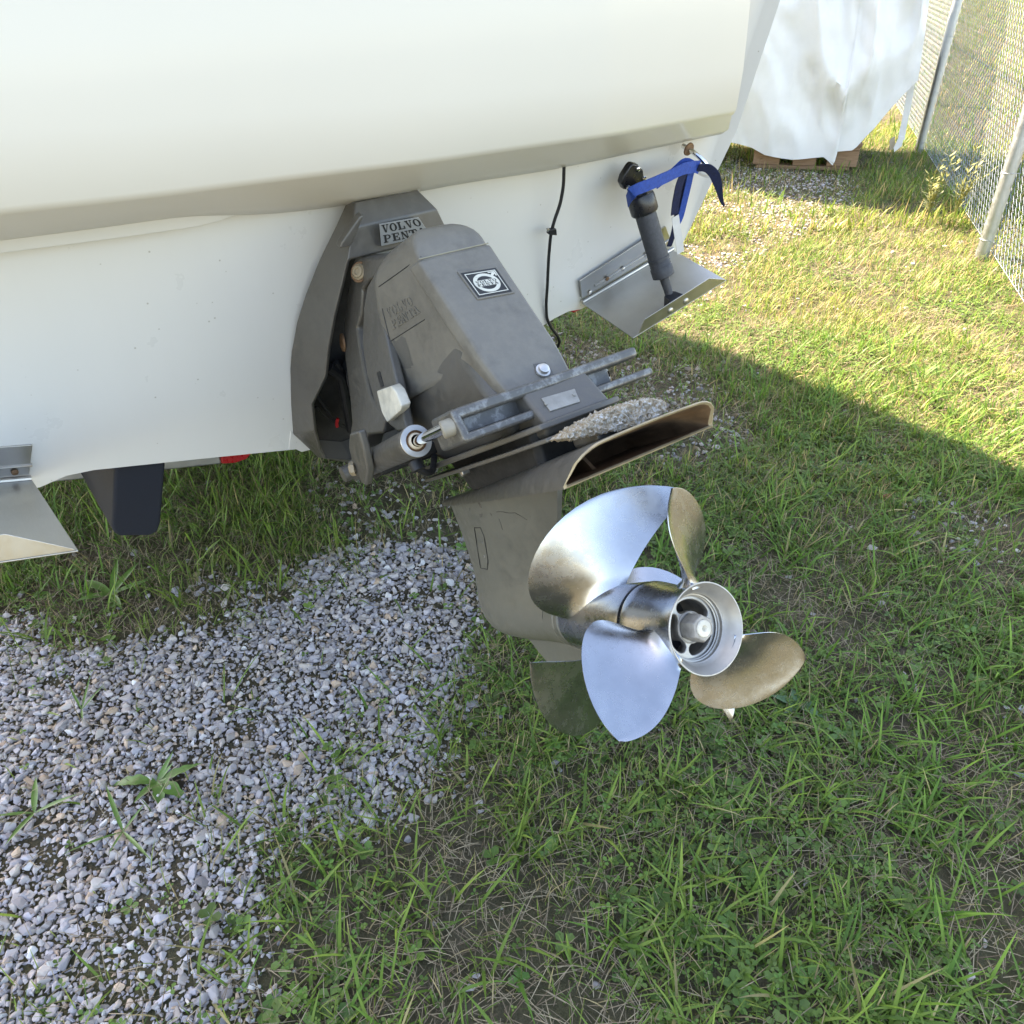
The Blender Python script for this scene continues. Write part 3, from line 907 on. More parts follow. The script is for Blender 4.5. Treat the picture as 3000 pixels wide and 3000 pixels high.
# badge in its square recess on the rear face
bn = np.array([cos(math.atan(0.452)), 0.0, sin(math.atan(0.452))])
bp0 = np.array([UB(0.55) + 0.0012, 0.0, 0.55])
bad = [(1350, 800), (1452, 784), (1500, 853), (1402, 871)]
def pb(s, t, d=0.0): return Dpl(*bil(bad, s, t), bp0 + bn * d, bn)
V, F = prism([pb(-0.06, -0.07, 0.0025), pb(1.06, -0.07, 0.0025), pb(1.06, 1.10, 0.0025), pb(-0.06, 1.10, 0.0025)], -bn * 0.01)
bdg = make('badge', V, F, 'cover', cover, bevel=0.0015, seg=2)
V, F = prism([pb(0, 0, 0.0032), pb(1, 0, 0.0032), pb(1, 1, 0.0032), pb(0, 1, 0.0032)], -bn * 0.004)
make('badge_field', V, F, 'ink', cover)
iq = [rq(0.06, 0.07, 0.94, 0.10), rq(0.06, 0.90, 0.94, 0.93), rq(0.06, 0.10, 0.085, 0.90), rq(0.915, 0.10, 0.94, 0.90)]
iq += ellring(0.5, 0.49, 0.36, 0.37, 0.255, 0.265, 0, 2 * pi, 40)
iq += [rq(0.17, 0.37, 0.83, 0.61)]
iq += [[(0.70, 0.72), (0.76, 0.68), (0.88, 0.80), (0.82, 0.85)], [(0.70, 0.88), (0.90, 0.88), (0.90, 0.84), (0.72, 0.84)], [(0.86, 0.70), (0.90, 0.70), (0.90, 0.88), (0.86, 0.88)]]
V, F = flatquads(iq, lambda s, t: pb(s, t, 0.0034), bn, 0.0)
make('badge_print', V, F, 'ivory', cover)
tq = textquads('VOLVO', 0.20, 0.80, 0.50, 0.595, 0.12) + textquads('PENTA', 0.20, 0.80, 0.385, 0.48, 0.12)
V, F = flatquads(tq, lambda s, t: pb(s, t, 0.0038), bn, 0.0)
make('badge_lettering', V, F, 'ink', cover)
# bolt in its pocket low on the rear face
pk = [(1563, 1065), (1600, 1060), (1617, 1082), (1626, 1102), (1596, 1108), (1572, 1096)]
V, F = prism([Dpl(x, y, bp0 + bn * 0.0012, bn) for x, y in pk], -bn * 0.004)
make('bolt_pocket', V, F, 'grey', cover, bevel=0.001)
V, F = lathe([(0, 0.0125), (0.003, 0.012), (0.0035, 0.009), (0.009, 0.0085), (0.0105, 0.006), (0.0105, 0.0)], Dpl(1590, 1087, bp0 + bn * 0.001, bn), bn, (0, 1, 0), 24)
make('cover_bolt', V, F, 'satin', cover, smooth=True, ang=40)
# raised lettering on the port side, laid on the cover's own surface
emb = [(1124, 905), (1206, 862), (1236, 918), (1148, 974)]
eq = textquads('VOLVO', 0.04, 0.92, 0.55, 0.96) + textquads('PENTA', 0.06, 0.98, 0.06, 0.46)
sn = surfn(1180, 915, cover_tree)
V, F = [], []
for i, q in enumerate(eq):
    prism([surf(*bil(emb, s, t), cover_tree, 0.0016 + 0.00003 * (i % 7)) for s, t in q], -sn * 0.004, V, F)
make('raised_lettering', V, F, 'cover', cover)
for pts in ([(1120, 904), (1131, 950), (1144, 1000)], [(1144, 1000), (1200, 964), (1245, 936)], [(1110, 840), (1150, 812), (1200, 776), (1234, 752)]):
    path = smoothpath([surf(x, y, cover_tree, 0.0003) for x, y in pts], 12)
    V, F = tube(path, 0.0009, 6)
    make('panel_line', V, F, 'ink', cover)
# patch where the dust film has washed off
jag = [(1150, 990), (1160, 1000), (1172, 992), (1176, 984), (1188, 990), (1192, 1006), (1200, 1030), (1206, 1056), (1212, 1070), (1204, 1072), (1206, 1078), (1192, 1080), (1180, 1078), (1172, 1082), (1164, 1064), (1158, 1030)]
V = [surf(x, y, cover_tree, 0.0004) for x, y in jag] + [surf(1178, 1036, cover_tree, 0.0004)]
F = [[k, (k + 1) % len(jag), len(jag)] for k in range(len(jag))]
make('worn_patch', V, F, 'worn', cover)

# housing below the cover
def hsec(w, uf, ur, hf, hr):
    P = [(ur, -hr + 0.01), (ur - 0.012, -hr), (uf + 0.05, -hf), (uf + 0.012, -hf + 0.012), (uf, -hf + 0.04)]
    P = P + [(a, -b) for a, b in reversed(P)]
    return [(a, b, w) for a, b in P]
secs = [hsec(0.345, -0.50, -0.20, 0.085, 0.075), hsec(0.38, -0.56, -0.19, 0.098, 0.082), hsec(0.43, -0.585, -0.225, 0.104, 0.082), hsec(0.474, -0.575, -0.25, 0.104, 0.08), hsec(0.52, -0.54, -0.28, 0.09, 0.07)]
V, F = loft(secs, True)
housing = make('gear_housing', V, F, 'grey', drive, bevel=0.007, seg=3, ang=20)
# front bell of the housing, between the fork arms, with rubber bellows to the shield
V, F = lathe([(-0.47, 0.07), (-0.56, 0.085), (-0.63, 0.088), (-0.66, 0.078)], (0, 0, 0.47), (1, 0, 0), (0, 0, 1), 36, close=True)
make('housing_bell', V, F, 'grey', housing, smooth=True)
cb0 = np.array([-0.64, 0, 0.50]); cb1 = b2d(Tn(1110, 1080, 0.02)); cb1[1] = 0.0
ax = cb1 - cb0; Lb = np.linalg.norm(ax)
prof = [(Lb * i / 24, 0.072 + (0.010 if i % 2 else 0.0)) for i in range(25)]
V, F = lathe(prof, cb0, ax, (0, 1, 0), 32)
make('bellows', V, F, 'dark', housing, smooth=True)
FP, FN = np.array([0.0, -0.248, 0.0]), np.array([0.0, 1.0, -0.24])
side = [Dpl(x, y, FP, FN) for x, y in [(1112, 770), (1118, 940), (1140, 1040), (1172, 1172), (1178, 1210), (1190, 1262), (1164, 1268), (1128, 1236), (1096, 1180), (1074, 1100), (1060, 1010), (1064, 900), (1074, 840), (1096, 800)]]
V, F = prism(side, (0, 0.02, 0))
make('housing_flange', V, F, 'grey', housing, bevel=0.006, seg=2)
sl = [Dpl(x, y, FP - FN * 0.001, FN) for x, y in [(1103, 1092), (1112, 1088), (1124, 1132), (1116, 1136)]]
V, F = prism(sl, (0, 0.004, 0))
make('housing_slot', V, F, 'dark', housing)
zb = [Dpl(x, y, FP - FN * 0.014, FN) for x, y in [(1102, 1146), (1144, 1131), (1158, 1146), (1175, 1188), (1172, 1203), (1133, 1238), (1118, 1210)]]
V, F = prism(zb, (0, 0.02, 0))
make('zinc_block', V, F, 'zinc', drive, bevel=0.003, seg=2)['label'] = 'small chalky white zinc block'
# dark washed patch low on the housing
jag = [(1330, 1188), (1345, 1170), (1352, 1176), (1372, 1165), (1392, 1164), (1405, 1152), (1420, 1150), (1436, 1144), (1450, 1152), (1462, 1158), (1452, 1180), (1400, 1204), (1320, 1222)]
hp0 = np.array([-0.30, -0.0935, 0.42]); hn = np.array([0.0, -1.0, 0.0])

# cross casting that carries the trim rods: two ribs, a recess, a middle block
V, F = prism([(-0.235, -0.175, 0.394), (-0.154, -0.175, 0.394), (-0.152, 0.0, 0.394), (-0.162, 0.176, 0.397), (-0.235, 0.176, 0.397)], (0, 0, 0.0175))
casting = make('cross_casting', V, F, 'alloy', drive, bevel=0.0065, seg=4)
casting['label'] = 'worn metal cross casting with ribbed arms'
V, F = prism([(-0.235, -0.180, 0.3590), (-0.144, -0.180, 0.3590), (-0.140, 0.0, 0.3590), (-0.152, 0.186, 0.3600), (-0.235, 0.186, 0.3600)], (0, 0, 0.0135))
make('lower_rib', V, F, 'alloy', casting, bevel=0.0055, seg=4)
V, F = box((-0.23, -0.172, 0.3715), (-0.180, 0.12, 0.3975))
make('web', V, F, 'alloy', casting, bevel=0.003)
for s in (-1, 1):
    V, F = prism([(-0.238, s * 0.168, 0.3595), (-0.144, s * 0.168, 0.3595), (-0.146, s * 0.168, 0.378), (-0.156, s * 0.168, 0.4115), (-0.238, s * 0.168, 0.4115)], (0, s * 0.014, 0))
    if s < 0:
        make('arm_end', V, F, 'alloy', casting, bevel=0.006, seg=3)
blk = [(-0.25, -0.062, 0.408), (-0.160, -0.062, 0.406), (-0.118, -0.062, 0.345), (-0.130, -0.062, 0.325), (-0.25, -0.062, 0.325)]
V, F = prism(blk, (0, 0.125, 0))
make('middle_block', V, F, 'grey', casting, bevel=0.008, seg=3)
mbp = np.array([-0.160, 0, 0.406]); mbn = np.array([0.061, 0, 0.042]); mbn = mbn / np.linalg.norm(mbn)
pl = [(1586, 1166), (1684, 1138), (1700, 1176), (1612, 1204)]
V, F = prism([Dpl(x, y, mbp + mbn * 0.002, mbn) for x, y in pl], -mbn * 0.004)
make('data_plate', V, F, 'dull', casting, bevel=0.0008)
screws_ = [Dpl(1600, 1183, mbp + mbn * 0.0025, mbn), Dpl(1682, 1157, mbp + mbn * 0.0025, mbn)]
for p in screws_:
    V, F = lathe([(0, 0.003), (0.0012, 0.0025), (0.0014, 0)], p, mbn, (0, 1, 0), 10)
    make('plate_rivet', V, F, 'dull', casting, smooth=True)

# trim cylinders, rods and nuts, both sides
for s in (-1, 1):
    v0 = 0.187 * s
    cy = [(-0.665, 0.0), (-0.665, 0.018), (-0.655, 0.0235), (-0.45, 0.0240), (-0.33, 0.0245), (-0.326, 0.0262), (-0.309, 0.0265), (-0.3065, 0.0255), (-0.3065, 0.0178)]
    V, F = lathe(cy, (0, v0, 0.3915), (1, 0, 0), (0, 0, 1), 40)
    cyl = make('trim_cylinder', V, F, 'grey', drive, smooth=True, ang=30)
    V, F = lathe([(-0.3062, 0.0266), (-0.3052, 0.0260), (-0.3052, 0.0176), (-0.309, 0.0172)], (0, v0, 0.3915), (1, 0, 0), (0, 0, 1), 40)
    make('gland_ring', V, F, 'satin', cyl, smooth=True, ang=30)
    V, F = lathe([(-0.3085, 0.0178), (-0.306, 0.0170), (-0.3085, 0.0158), (-0.306, 0.0146), (-0.3075, 0.0135)], (0, v0, 0.3915), (1, 0, 0), (0, 0, 1), 36)
    make('gland_seal', V, F, 'rust', cyl, smooth=True)
    V, F = lathe([(-0.308, 0.0138), (-0.304, 0.0130), (-0.302, 0.010)], (0, v0, 0.3915), (1, 0, 0), (0, 0, 1), 32)
    make('rod_wiper', V, F, 'seal', cyl, smooth=True)
    V, F = lathe([(-0.32, 0.0085), (-0.165 if s < 0 else -0.28, 0.0085)], (0, v0, 0.3905), (1, 0, 0), (0, 0, 1), 28)
    make('trim_rod', V, F, 'chrome', cyl, smooth=True)
    V, F = lathe([(-0.014, 0.0), (-0.014, 0.0125), (-0.012, 0.0135), (0.012, 0.0135), (0.014, 0.012), (0.014, 0.0)], (-0.170, v0 - 0.004 * s, 0.3885), (-0.35, s, 0), (0, 0, 1), 28)
    if s < 0:
        make('rod_end', V, F, 'bush', cyl, smooth=True, ang=30)
V, F = lathe([(0, 0.012), (0.016, 0.012), (0.018, 0.0)], (-0.345, -0.187, 0.362), (0.2, 0, -1), (0, 1, 0), 16)
make('hose_fitting', V, F, 'dark', drive, smooth=True)
V, F = tube([(-0.655, -0.222, 0.39), (-0.655, -0.10, 0.40)], 0.016, 16)
make('cylinder_pin', V, F, 'grey', drive, smooth=True)
V, F = tube(smoothpath([(-0.343, -0.187, 0.352), (-0.345, -0.18, 0.338), (-0.38, -0.15, 0.335), (-0.47, -0.10, 0.36)], 16), 0.006, 10)
make('trim_hose', V, F, 'dark', drive, smooth=True)

# splash plates under the housing: thin horizontal flanges running fore and aft
def wplate(name, px, w, th, mat, bev=0.002, cut=None):
    P = [Dw(x, y, w) for x, y in px]
    P = [p for p in P]
    L = P + [np.array([p[0], -p[1], p[2]]) for p in reversed(P)]
    V, F = prism(L, (0, 0, -th))
    return make(name, V, F, mat, drive, bevel=bev)
def upl(name, pts, w, th, mat, bev=0.002):
    L = [(u, -h, w) for u, h in pts] + [(u, h, w) for u, h in reversed(pts)]
    V, F = prism(L, (0, 0, -th))
    return make(name, V, F, mat, drive, bevel=bev)
upl('splash_plate', [(-0.66, 0.03), (-0.60, 0.085), (-0.50, 0.118), (-0.36, 0.130), (-0.20, 0.115), (-0.115, 0.075), (-0.108, 0.055)], 0.348, 0.010, 'grey', 0.003)
upl('lower_splash_plate', [(-0.66, 0.03), (-0.60, 0.085), (-0.50, 0.115), (-0.34, 0.122), (-0.19, 0.110), (-0.105, 0.078), (-0.095, 0.06)], 0.326, 0.007, 'grey', 0.002)
secs = [hsec(0.275, -0.50, -0.16, 0.055, 0.070), hsec(0.35, -0.53, -0.15, 0.07, 0.072)]
V, F = loft(secs, True)
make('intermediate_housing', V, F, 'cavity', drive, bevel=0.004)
p = Dv(1370, 1378, -0.075)
V, F = lathe([(0, 0.008), (0.014, 0.008), (0.015, 0.006), (0.015, 0)], p, (0, -1, 0), (0, 0, 1), 6)
make('plate_bolt', V, F, 'satin', drive, bevel=0.0008)

# exhaust horn over the anti-ventilation plate
def horn_sec(u, h, wb, wt, rake, n=27):
    P = [(u, -h, wb)]
    for i in range(n):
        c_ = -1 + 2 * i / (n - 1)
        g = min(1.0, max(0.0, (1 - abs(c_)) / 0.36))
        g = sqrt(1 - (1 - g) ** 2)
        P.append((u + rake * g, h * c_, wb + 0.004 + (wt - wb - 0.004) * g + 0.004 * (1 - c_ * c_)))
    P.append((u, h, wb))
    return P
def horn(u):
    s = min(1.0, (u + 0.74) / 0.733)
    h = 0.012 + 0.124 * s ** 0.80
    wt = 0.262 + 0.037 * s ** 1.2
    return h, 0.2535 + 0.004 * s, wt, 0.042 * s ** 3
us = np.linspace(-0.74, -0.007, 16)
out_ = [horn_sec(u, *horn(u)) for u in us]
inn_ = []
for u in np.linspace(-0.0075, -0.17, 8):
    h, a, b, rk = horn(u)
    k = 1.0 - 0.10 * min(1, -u / 0.17)
    b -= 0.004 * min(1, -u / 0.1)
    inn_.append(horn_sec(u, (h - 0.006) * k, a + 0.004, b - 0.0035, rk))
V, F = loft(out_, False)
F.append(list(range(len(out_[0]))))
hornm = make('exhaust_horn', V, F, 'grey', drive, smooth=True, ang=50)
hornm['label'] = 'flat flared exhaust outlet above the propellers'
V, F = loft(inn_, False)
F.append([len(V) - len(inn_[0]) + i for i in range(len(inn_[0]))])
make('outlet_throat', V, F, 'brown', hornm, smooth=True, ang=50)
V, F = loft([out_[-1], [tuple(np.array(p) + np.array([0.003, 0, 0])) for p in [((a[0] + b[0]) / 2 + 0.0, (a[1] + b[1]) / 2, (a[2] + b[2]) / 2) for a, b in zip(out_[-1], inn_[0])]], inn_[0]], False)
make('outlet_rim', V, F, 'rim', hornm, smooth=True, ang=60)
V, F = prism([(-0.16, -0.05, 0.262), (-0.06, -0.05, 0.262), (-0.08, -0.05, 0.286), (-0.16, -0.05, 0.280)], (0, 0.006, 0))
make('throat_rib', V, F, 'brown', hornm)

# corroded anode lying above the outlet
anp = [(1657, 1283), (1690, 1258), (1735, 1232), (1790, 1202), (1850, 1180), (1900, 1168), (1945, 1170), (1957, 1178), (1956, 1208), (1930, 1222), (1870, 1246), (1800, 1262), (1740, 1272), (1690, 1284)]
def anode():
    bm = bmesh.new()
    w0 = 0.345
    P = [Dv(x, y, 0.0) for x, y in anp]
    # the block runs athwart: rebuild its outline on a plane facing aft
    Q = [Du(x, y, -0.030) for x, y in anp]
    V, F = prism(Q, (-0.05, 0, 0.004))
    me = bpy.data.meshes.new('sacrificial_anode')
    me.from_pydata([tuple(map(float, v)) for v in V], [], F)
    bm.from_mesh(me)
    bmesh.ops.triangulate(bm, faces=bm.faces[:])
    for _ in range(4):
        bmesh.ops.subdivide_edges(bm, edges=[e for e in bm.edges if e.calc_length() > 0.007], cuts=1, use_grid_fill=True)
    bmesh.ops.triangulate(bm, faces=bm.faces[:])
    bmesh.ops.smooth_vert(bm, verts=bm.verts, factor=0.5, use_axis_x=True, use_axis_y=True, use_axis_z=True)
    bmesh.ops.smooth_vert(bm, verts=bm.verts, factor=0.5, use_axis_x=True, use_axis_y=True, use_axis_z=True)
    bm.normal_update()
    r = random.Random(3)
    for v in bm.verts:
        v.co += v.normal * (r.uniform(-0.0012, 0.0022) + (0.003 if r.random() < 0.06 else 0))
    bm.to_mesh(me)
    bm.free()
    m, nt, p_ = newmat('pitted_anode')
    f = noise(nt, 210, 5, 0.7)
    g = noise(nt, 22, 3, 0.6)
    c = ramp(nt, f, [(0.34, (0.20, 0.13, 0.065)), (0.5, (0.36, 0.30, 0.21)), (0.62, (0.58, 0.56, 0.52)), (0.75, (0.72, 0.72, 0.70))])
    c = mixc(nt, ramp(nt, g, [(0.45, 0.0), (0.7, 0.5)]), c, (0.30, 0.20, 0.10))
    nt.links.new(c, p_.inputs['Base Color'])
    p_.inputs['Roughness'].default_value = 0.7
    bump(nt, p_, f, 0.9, 0.003)
    me.materials.append(m)
    o = bpy.data.objects.new('sacrificial_anode', me)
    o['label'] = 'pitted crumbling sacrificial anode bar'
    return link(o, drive)
anode()
V, F = box((-0.12, -0.03, 0.295), (-0.05, 0.04, 0.318))
make('anode_stud', V, F, 'grey', drive, bevel=0.006)

# ---------------------------------------------------------------- lower unit: leg and torpedo in one surface
def foil(w, uf, ur, th, tb, n=22):
    """half-thickness th at 40% chord, tb at the tail"""
    P = []
    for i in range(n + 1):
        s = 1 - cos(pi / 2 * i / n) if False else i / n
        s = s ** 1.6
        u = uf + (ur - uf) * s
        h = th * (s / 0.4) ** 0.5 if s < 0.4 else th
        if s < 0.4:
            h = th * sqrt(max(0.0, 1 - (1 - s / 0.4) ** 2))
        else:
            k = (s - 0.4) / 0.6
            h = th + (tb - th) * k * k * (3 - 2 * k)
        P.append((u, h))
    return [(u, -h, w) for u, h in P] + [(u, h, w) for u, h in reversed(P[1:])]
lw = [(0.256, -0.700, -0.236, 0.040, 0.006), (0.22, -0.702, -0.262, 0.036, 0.005), (0.17, -0.706, -0.298, 0.031, 0.004), (0.12, -0.712, -0.330, 0.030, 0.005), (0.085, -0.718, -0.356, 0.033, 0.010), (0.060, -0.722, -0.382, 0.040, 0.020), (0.040, -0.724, -0.386, 0.047, 0.036), (0.020, -0.722, -0.388, 0.051, 0.047), (0.0, -0.715, -0.388, 0.0525, 0.0495), (-0.018, -0.700, -0.388, 0.050, 0.0455), (-0.033, -0.675, -0.388, 0.042, 0.036), (-0.044, -0.645, -0.388, 0.028, 0.022), (-0.0495, -0.61, -0.388, 0.012, 0.006)]
secs = [foil(*a) for a in lw]
V, F = loft(secs, True)
leg_tree = bvh_of(V, F)
leg = make('lower_unit', V, F, 'leg', drive, smooth=True, ang=60)
sk = [Dv(x, y, 0.0) for x, y in [(1548, 1862), (1590, 1915), (1620, 1950), (1668, 2010), (1730, 2040), (1760, 1990), (1712, 1900), (1640, 1872)]]
V, F = prism([p + np.array([0, -0.006, 0]) for p in sk], (0, 0.012, 0))
make('skeg', V, F, 'leg', leg, bevel=0.004, seg=3)
gr = [surf(x, y, leg_tree, 0.0002) for x, y in [(1390, 1546), (1408, 1546), (1418, 1570), (1430, 1640), (1428, 1668), (1408, 1664), (1398, 1600)]]
grp = np.array(gr + [gr[0]])
V, F = tube(grp, 0.0011, 6)
make('intake_grille_edge', V, F, 'ink', leg)
for (x, y) in ((1414, 1590), (1419, 1630)):
    V, F = lathe([(0, 0.0035), (0.001, 0.003), (0.001, 0.002)], surf(x, y, leg_tree, 0.0002), surfn(x, y, leg_tree), (0, 0, 1), 12)
    make('grille_hole', V, F, 'dull', leg)
for pts in ([(1455, 1500), (1470, 1498), (1490, 1504), (1508, 1502)], [(1508, 1502), (1530, 1514), (1545, 1524)], [(1402, 1474), (1410, 1488)], [(1462, 1520), (1468, 1536), (1472, 1552)]):
    V, F = tube(smoothpath([surf(x, y, leg_tree, 0.0) for x, y in pts], 10), 0.0006, 5)
    make('scratch', V, F, 'ink', leg)
for pts in ([(1403, 1472), (1409, 1478), (1412, 1488), (1406, 1486)], [(1404, 1506), (1414, 1505), (1412, 1515), (1406, 1516)], [(1374, 1489), (1378, 1490), (1376, 1498)], [(1436, 1502), (1441, 1508), (1440, 1512)]):
    V, F = prism([surf(x, y, leg_tree, 0.0004) for x, y in pts], (0, 0.006, 0))
    make('paint_chip', V, F, 'worn', leg)

# ---------------------------------------------------------------- propellers
def hubring(name, prof, mat, parent, n=72, ang=30):
    V, F = lathe(prof, (0, 0, 0), (1, 0, 0), (0, 1, 0), n)
    return make(name, V, F, mat, parent, smooth=True, ang=ang)
hubring('bearing_carrier', [(-0.392, 0.0488), (-0.385, 0.0500), (-0.352, 0.0512), (-0.350, 0.050), (-0.348, 0.0512), (-0.334, 0.0525), (-0.332, 0.0505), (-0.328, 0.047)], 'leg', leg)
hubring('shaft_gap', [(-0.333, 0.049), (-0.325, 0.049)], 'dark', leg)
def blade(p, phi0, hand, rh, name, parent):
    ute, dphi, R, pitch, c0, c1, te1, te2, rk1, rk2, tipw = p
    ns, nc = 26, 16
    s = np.linspace(0, 1, ns); s = 1 - (1 - s) ** 1.8
    grids = []
    for sgn in (1, -1):
        rows = []
        for si in s:
            r = rh + (R - rh) * si
            prof = sqrt(max(0.0, 1 - si ** tipw))
            ch = (c0 + c1 * 4 * si * (1 - si)) * prof
            te = te1 * si + te2 * si * si
            th = (0.0075 * (1 - si) ** 1.2 + 0.0016)
            fil = 0.010 * math.exp(-si / 0.035)
            row = []
            for j in range(nc + 1):
                c = j / nc
                phi = phi0 + dphi + hand * (te - ch * c)
                u = ute + rk1 * si + rk2 * si * si - ch * c * pitch / (2 * pi)
                cup = 0.004 * math.exp(-c / 0.06) * min(1, si * 4)
                tt = (th + fil) * (1 - (2 * c - 1) ** 4) * (0.15 + 0.85 * prof) + 0.0007
                # normal of the helicoid
                e_r = np.array([0, cos(phi), sin(phi)]); e_p = np.array([0, -sin(phi), cos(phi)])
                d = e_p * hand * r + np.array([pitch / (2 * pi), 0, 0])
                nn = np.cross(d, e_r); nn /= np.linalg.norm(nn)
                row.append(np.array([u + cup, 0, 0]) + e_r * r + nn * tt * sgn)
            rows.append(row)
        grids.append(rows)
    V, F = [], []
    idx = np.zeros((2, ns, nc + 1), int)
    for g in range(2):
        for i in range(ns):
            for j in range(nc + 1):
                idx[g, i, j] = len(V)
                V.append(grids[g][i][j])
    for i in range(ns - 1):
        for j in range(nc):
            F.append([idx[0, i, j], idx[0, i, j + 1], idx[0, i + 1, j + 1], idx[0, i + 1, j]])
            F.append([idx[1, i, j], idx[1, i + 1, j], idx[1, i + 1, j + 1], idx[1, i, j + 1]])
        for j in (0, nc):
            F.append([idx[0, i, j], idx[0, i + 1, j], idx[1, i + 1, j], idx[1, i, j]])
    for j in range(nc):
        F.append([idx[0, ns - 1, j], idx[0, ns - 1, j + 1], idx[1, ns - 1, j + 1], idx[1, ns - 1, j]])
    return make(name, V, F, 'steel', parent, smooth=True, ang=55)
AFT = [-0.0061, -2.6933, 0.2026, 0.5336, 0.7079, 0.4196, 0.5828, -0.6429, 0.0173, -0.0188, 2.6445]
FRONT = [-0.1823, 1.3817, 0.221, 0.6236, 1.2958, 0.1404, 0.849, -0.3367, 0.0673, -0.006, 3.441]
front = hubring('front_propeller', [(-0.329, 0.046), (-0.3285, 0.0520), (-0.322, 0.0540), (-0.25, 0.0575), (-0.18, 0.0620), (-0.132, 0.0655), (-0.127, 0.0650), (-0.1265, 0.058)], 'steel', drive)
front['label'] = 'front propeller with three wide stainless blades'
for k in range(3):
    blade(FRONT, 2 * pi / 3 * k, -1, 0.055, 'blade', front)
hubring('hub_gap', [(-0.128, 0.0600), (-0.118, 0.0600)], 'dark', front)
aft = hubring('aft_propeller', [(-0.1195, 0.058), (-0.1190, 0.0655), (-0.1150, 0.0665), (-0.10, 0.0650), (-0.065, 0.0600), (-0.030, 0.0600), (-0.012, 0.0625), (0.0, 0.0660)], 'steel', drive)
aft['label'] = 'rear propeller with three pointed stainless blades'
for k in range(3):
    blade(AFT, 2 * pi / 3 * k, 1, 0.057, 'blade', aft)
hubring('diffuser_ring', [(0.0, 0.0660), (0.0012, 0.0655), (0.0012, 0.0640), (-0.002, 0.0622), (-0.014, 0.0545), (-0.022, 0.0505), (-0.023, 0.0490), (-0.028, 0.0485), (-0.0285, 0.0465), (-0.031, 0.0462), (-0.032, 0.0445)], 'ringcoat', aft)
# hub face with three kidney openings
def hubface():
    N = 60
    loops = [[(0.0455 * cos(2 * pi * i / N), 0.0455 * sin(2 * pi * i / N)) for i in range(N)]]
    kid = []
    for k in range(3):
        a0 = radians(57 + 120 * k)
        lp = []
        h = radians(40); r0, r1 = 0.0225, 0.0415; rm, rd = (r0 + r1) / 2, (r1 - r0) / 2
        for i in range(13): a = a0 - h + 2 * h * i / 12; lp.append((r1 * cos(a), r1 * sin(a)))
        for i in range(1, 8):
            a = a0 + h; t_ = pi * i / 8
            c_ = (rm * cos(a), rm * sin(a)); lp.append((c_[0] + rd * (cos(t_) * cos(a) - sin(t_) * sin(a)), c_[1] + rd * (cos(t_) * sin(a) + sin(t_) * cos(a))))
        for i in range(13): a = a0 + h - 2 * h * i / 12; lp.append((r0 * cos(a), r0 * sin(a)))
        for i in range(1, 8):
            a = a0 - h; t_ = pi + pi * i / 8
            c_ = (rm * cos(a), rm * sin(a)); lp.append((c_[0] + rd * (cos(t_) * cos(a) - sin(t_) * sin(a)), c_[1] + rd * (cos(t_) * sin(a) + sin(t_) * cos(a))))
        kid.append(lp)
    cu = bpy.data.curves.new('hub_face', 'CURVE')
    cu.dimensions = '2D'
    cu.fill_mode = 'BOTH'
    cu.extrude = 0.004
    cu.bevel_depth = 0.0012
    cu.bevel_resolution = 1
    for lp in loops + kid:
        sp = cu.splines.new('POLY')
        sp.points.add(len(lp) - 1)
        for q, (a, b) in zip(sp.points, lp):
            q.co = (a, b, 0, 1)
        sp.use_cyclic_u = True
    tmp = bpy.data.objects.new('tmp', cu)
    col.objects.link(tmp)
    me = bpy.data.meshes.new_from_object(tmp.evaluated_get(bpy.context.evaluated_depsgraph_get()))
    bpy.data.objects.remove(tmp)
    for v in me.vertices:
        x, y, z = v.co
        v.co = (z - 0.040, x, y)
    me.materials.clear()
    me.materials.append(MAT['ringcoat'])
    o = bpy.data.objects.new('hub_face', me)
    link(o, aft)
hubface()
V, F = lathe([(-0.10, 0.046), (-0.036, 0.0458)], (0, 0, 0), (1, 0, 0), (0, 1, 0), 48)
make('hub_bore', V, F, 'scale', aft, smooth=True)
V, F = lathe([(-0.10, 0.0), (-0.10, 0.047)], (0, 0, 0), (1, 0, 0), (0, 1, 0), 32)
make('bore_floor', V, F, 'cavity', aft)
V, F = lathe([(-0.10, 0.0215), (-0.040, 0.0215)], (0, 0, 0), (1, 0, 0), (0, 1, 0), 32)
make('hub_tube', V, F, 'scale', aft, smooth=True)
V, F = lathe([(-0.040, 0.0235), (-0.034, 0.0235), (-0.033, 0.0215)], (0, 0, 0), (1, 0, 0), (0, 1, 0), 36)
make('thrust_washer', V, F, 'scale', aft, smooth=True)
V, F = lathe([(-0.034, 0.021), (-0.010, 0.0205), (-0.0065, 0.0185), (-0.0062, 0.013)], (0, 0, 0), (1, 0, 0), (0, 1, 0.3), 6)
make('propeller_nut', V, F, 'scale', aft, bevel=0.001)
V, F = lathe([(-0.012, 0.0132), (-0.0075, 0.0132), (-0.0075, 0.0122), (-0.012, 0.0120)], (0, 0, 0), (1, 0, 0), (0, 1, 0), 32)
make('nut_groove', V, F, 'dark', aft, smooth=True)
V, F = lathe([(-0.03, 0.0122), (-0.0050, 0.0122), (-0.0038, 0.0110), (-0.0038, 0.0048), (-0.008, 0.0025), (-0.012, 0.0)], (0, 0, 0), (1, 0, 0), (0, 1, 0), 32)
make('shaft_end', V, F, 'zinc', aft, smooth=True, ang=40)
